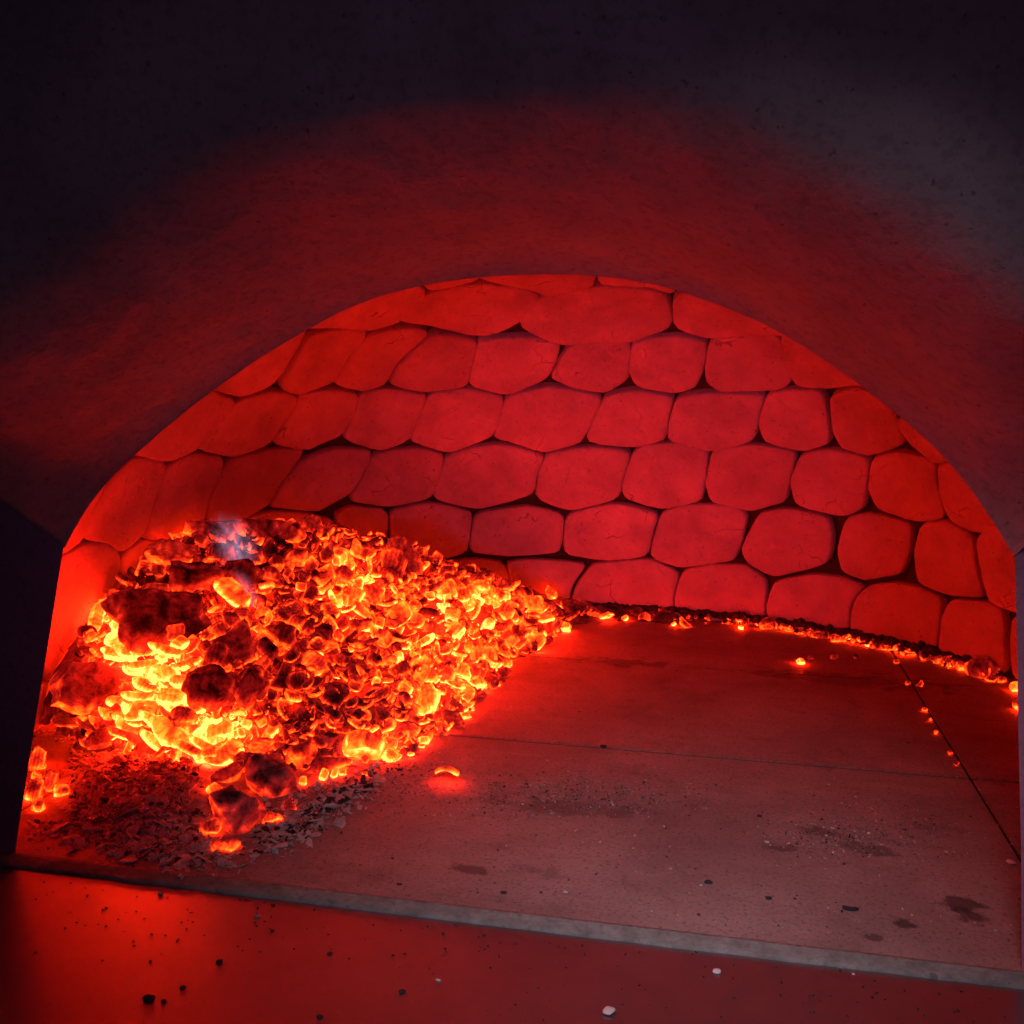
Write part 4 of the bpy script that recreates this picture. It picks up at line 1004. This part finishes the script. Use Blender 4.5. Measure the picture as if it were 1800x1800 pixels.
joined('ash_flakes', scatter(in_ash, 2600, .001, .0034, flat=.35)+scatter(in_ash, 330, .004, .0075, flat=.22), M_ASH, CS2, ['chip', 'lump', 'shell', 'block'], 'pale grey ash flakes and crumbs scattered over the ash bank', heat=False)
def in_ash2():
    p = in_ash() if random.random() < .7 else (random.gauss(600, 50), 0)
    if p[1] == 0: p = (p[0], 1500-.62*(p[0]-440)+random.gauss(0, 10))
    return p


def back_row():
    px = random.uniform(830, 1800); py = np.interp(px, [830, 960, 1100, 1300, 1500, 1600, 1700, 1800], [1010, 1060, 1070, 1082, 1103, 1120, 1150, 1180])+random.gauss(0, 6)+2
    return px, py


def dust():
    r = random.random()
    if r < .35: return random.gauss(1020, 110), random.gauss(1400, 20)
    if r < .50: return random.gauss(1480, 70), random.gauss(1475, 18)
    if r < .60: return random.gauss(1560, 120), random.gauss(1450, 30)
    if r < .75: return random.gauss(700, 70), random.gauss(1375, 25)
    return random.uniform(560, 1800), random.uniform(1240, 1660)


def dust_ok():
    while True:
        px, py = dust()
        if py < 1515+.105*(px-22)-14 and not (px < 560 and py > 1500): return px, py


joined('dark_cinders', scatter(in_ash2, 550, .001, .0036)+scatter(back_row, 2600, .002, .008, flat=.8)+scatter(dust_ok, 1500, .0004, .0012), M_CINDER, CS2, ['chip', 'lump', 'block'], 'dark cinders and soot crumbs strewn over the hearth', heat=False)
joined('pale_crumbs', scatter(dust_ok, 900, .0004, .0013), M_ASH, CS2, ['chip', 'lump'], 'fine pale ash crumbs dusting the hearth slabs', heat=False)

M_DUST = mat_simple('brown_hearth_dust', (.16, .10, .10), (.36, .25, .25), 300, bs=.4)
joined('hearth_dust', scatter(dust_ok, 2600, .0004, .0014, flat=.6), M_DUST, CS2, ['chip', 'lump'], 'fine brown gritty dust lying in patches on the hearth', heat=False)

# grit on the landing plate
def on_plate(px, py): return onfloor(px, py, -.0026)
items = []
for _ in range(190):
    px = random.uniform(30, 1790); e = 1535+.11*(px-22); py = e+abs(random.gauss(0, 1))*(60 if px < 900 else 110)+3
    if py > 1810: continue
    if px < 520 and random.random() < .5: px = random.gauss(300, 110)
    P = on_plate(px, max(py, 1538+.11*(px-22))); s = random.uniform(.0004, .0010)
    items.append(((P[0], P[1], P[2]+s*.3), s, np.array([0, 0, 1])+rng.normal(size=3)*.3, random.uniform(0, 6.28), 0, (1, .8, .5)))
joined('plate_grit', items, M_CINDER, CS2, ['chip', 'lump', 'block'], 'dark grit and soot specks on the landing plate', heat=False)
CR = [(262, 1757, 22, 'dark', 'largest black crumb on the landing plate, at the lower left', 0), (288, 1761, 11, 'dark', 'small black crumb right beside the largest one on the plate', 0), (386, 1692, 15, 'dark', 'black crumb on the plate below the heap, above the largest one', 0),
      (321, 1737, 11, 'dark', 'small black crumb between the two biggest ones on the plate', 0), (580, 1677, 12, 'dark', 'black crumb on the plate just left of its middle', 0), (707, 1744, 13, 'dark', 'black crumb near the bottom middle of the plate', 0), (562, 1788, 13, 'dark', 'black crumb at the bottom edge of the plate', 0),
      (282, 1572, 12, 'ash', 'grey ash bit on the plate against the threshold strip', 0), (452, 1612, 11, 'ash', 'small grey ash bit on the plate below the threshold strip', 0), (480, 1592, 8, 'dark', 'tiny dark crumb by the threshold strip left of centre', 0), (479, 1637, 10, 'dark', 'dark crumb under the ash bit on the plate', 0),
      (1070, 1780, 26, 'pale', 'largest white flake on the landing plate at the bottom', 0), (1260, 1709, 17, 'pale', 'smaller whitish flake on the plate right of centre', 0), (770, 1724, 9, 'pale', 'tiny pale crumb in the middle of the plate', 0), (1500, 1713, 8, 'pale', 'tiny reddish-white crumb far right on the plate', 0),
      (1777, 1517, 16, 'pale', 'pale round pebble at the right edge of the hearth by the side joint', 1), (1348, 1481, 9, 'pale', 'tiny pale pebble left of the dark smudges on the hearth', 1), (1245, 1552, 14, 'dark', 'dark crumb on the hearth in front of the dust patches', 1), (1335, 1435, 10, 'dark', 'dark crumb amid the dust on the hearth', 1),
      (1495, 1600, 26, 'sliver', 'thin black splinter lying on the right front of the hearth', 1), (1350, 1580, 15, 'dark', 'reddish dark crumb on the hearth left of the splinter', 1), (1060, 1313, 12, 'dark', 'dark crumb on the long floor joint', 1), (702, 1555, 12, 'sliver', 'short dark splinter at the front of the hearth left of centre', 1), (885, 1570, 12, 'dark', 'dark crumb at the front of the hearth near its middle', 1)]
for (px, py, wpx, kd, lab, onf) in CR:
    P = onfloor(px, py) if onf else on_plate(px, py); s = wpx*px_size(P)/2
    U, F_, rim = coal_geo('sliver' if kd == 'sliver' else 'lump', px, CS4); U[:, 2] *= .45 if kd != 'sliver' else 1
    o = link('crumb' if kd != 'sliver' else 'splinter', U*s*np.array([1, 1, 1.2]), F_, {'dark': M_CINDER, 'sliver': M_CINDER, 'ash': M_ASH, 'pale': M_PALE}[kd])
    o.location = (P[0], P[1], P[2]+s*.25); o.rotation_euler = (0, 0, 0 if kd == 'sliver' else random.uniform(-.5, .5)); tag(o, lab, 'crumb')

# ------------------------------------------------------------------ pale blue flame curling over the dark coals
def mat_flame():
    m = bpy.data.materials.new('pale_blue_flame'); m.use_nodes = True; nt = m.node_tree; nt.nodes.clear()
    out = N(nt, 'ShaderNodeOutputMaterial'); em = N(nt, 'ShaderNodeEmission'); em.inputs[0].default_value = (.52, .42, .70, 1)
    tc = N(nt, 'ShaderNodeTexCoord'); ob = tc.outputs['Object']
    ln = N(nt, 'ShaderNodeVectorMath', operation='LENGTH'); L(nt, ob, ln.inputs[0])
    nz = noise_n(nt, ob, 1.6, 4, .6, 1.2)
    fall = ramp(nt, ln.outputs['Value'], [(.15, (1, 1, 1)), (.95, (0, 0, 0))], 'EASE')
    wis = ramp(nt, nz, [(.42, (0, 0, 0)), (.66, (1, 1, 1))])
    L(nt, math_n(nt, 'MULTIPLY', math_n(nt, 'MULTIPLY', fall, wis), 48.0), em.inputs[1])
    L(nt, em.outputs[0], out.inputs['Volume']); return m


M_FLAME = mat_flame()


def flame(px, py, lift, w_, h_, d_, rot, label):
    P = place_px(px, py, lift); V0, F_ = cube_sphere(6); U = V0/np.linalg.norm(V0, axis=1)[:, None]
    o = link('flame', U, F_, M_FLAME); o.location = P; o.scale = (w_, d_, h_); o.rotation_euler = (0, math.radians(rot), 0); tag(o, label, 'flame')


flame(412, 975, .030, .026, .038, .018, -32, 'pale bluish flame curling over the dark coals at the crest')
flame(432, 1050, .020, .011, .026, .010, -30, 'thin bluish tail of flame dropping over the blackened block')
flame(528, 905, .012, .008, .018, .008, 5, 'thin faint bluish wisp rising beside the square coal on the crest')

# tell alike labels apart by their order from the left
bylab = {}
for o in list(COL.objects):
    if o.get('label') and o.get('group'): bylab.setdefault(o['label'], []).append(o)
for lab, obs in bylab.items():
    if len(obs) < 2: continue
    obs.sort(key=lambda q: proj(np.array(q.matrix_world.translation))[0])
    for i, o in enumerate(obs):
        ordn = ['', 'second', 'third', 'fourth', 'fifth', 'sixth', 'seventh', 'eighth', 'ninth', 'tenth']
        pos_ = ('left' if i == 0 else 'right')+' one of two' if len(obs) == 2 else 'leftmost such' if i == 0 else 'rightmost such' if i == len(obs)-1 else (ordn[i] if i < 10 else '%dth' % (i+1))+' from left'
        o['label'] = lab+', '+pos_
seen_ = set()
for o in COL.objects:
    l = o.get('label')
    if l and len(l.replace('-', ' ').split()) > 16: l = l.replace(', just ', ', ').replace(' just ', ' ')
    if l and len(l.replace('-', ' ').split()) > 14: l = l.replace('white-hot core', 'core').replace('layered splinter', 'splinter').replace(' tilted,', '').replace(', barely', ',').replace(' slightly', '').replace(' steeply', ' steep,').replace('grey ash-coated', 'ashy').replace(', ,', ',').replace(' of the heap', '').replace('the ', '')
    if l and l in seen_ and o.get('group'): l = l.replace('short ', 'stubby ', 1)
    if l: o['label'] = l; seen_.add(l)
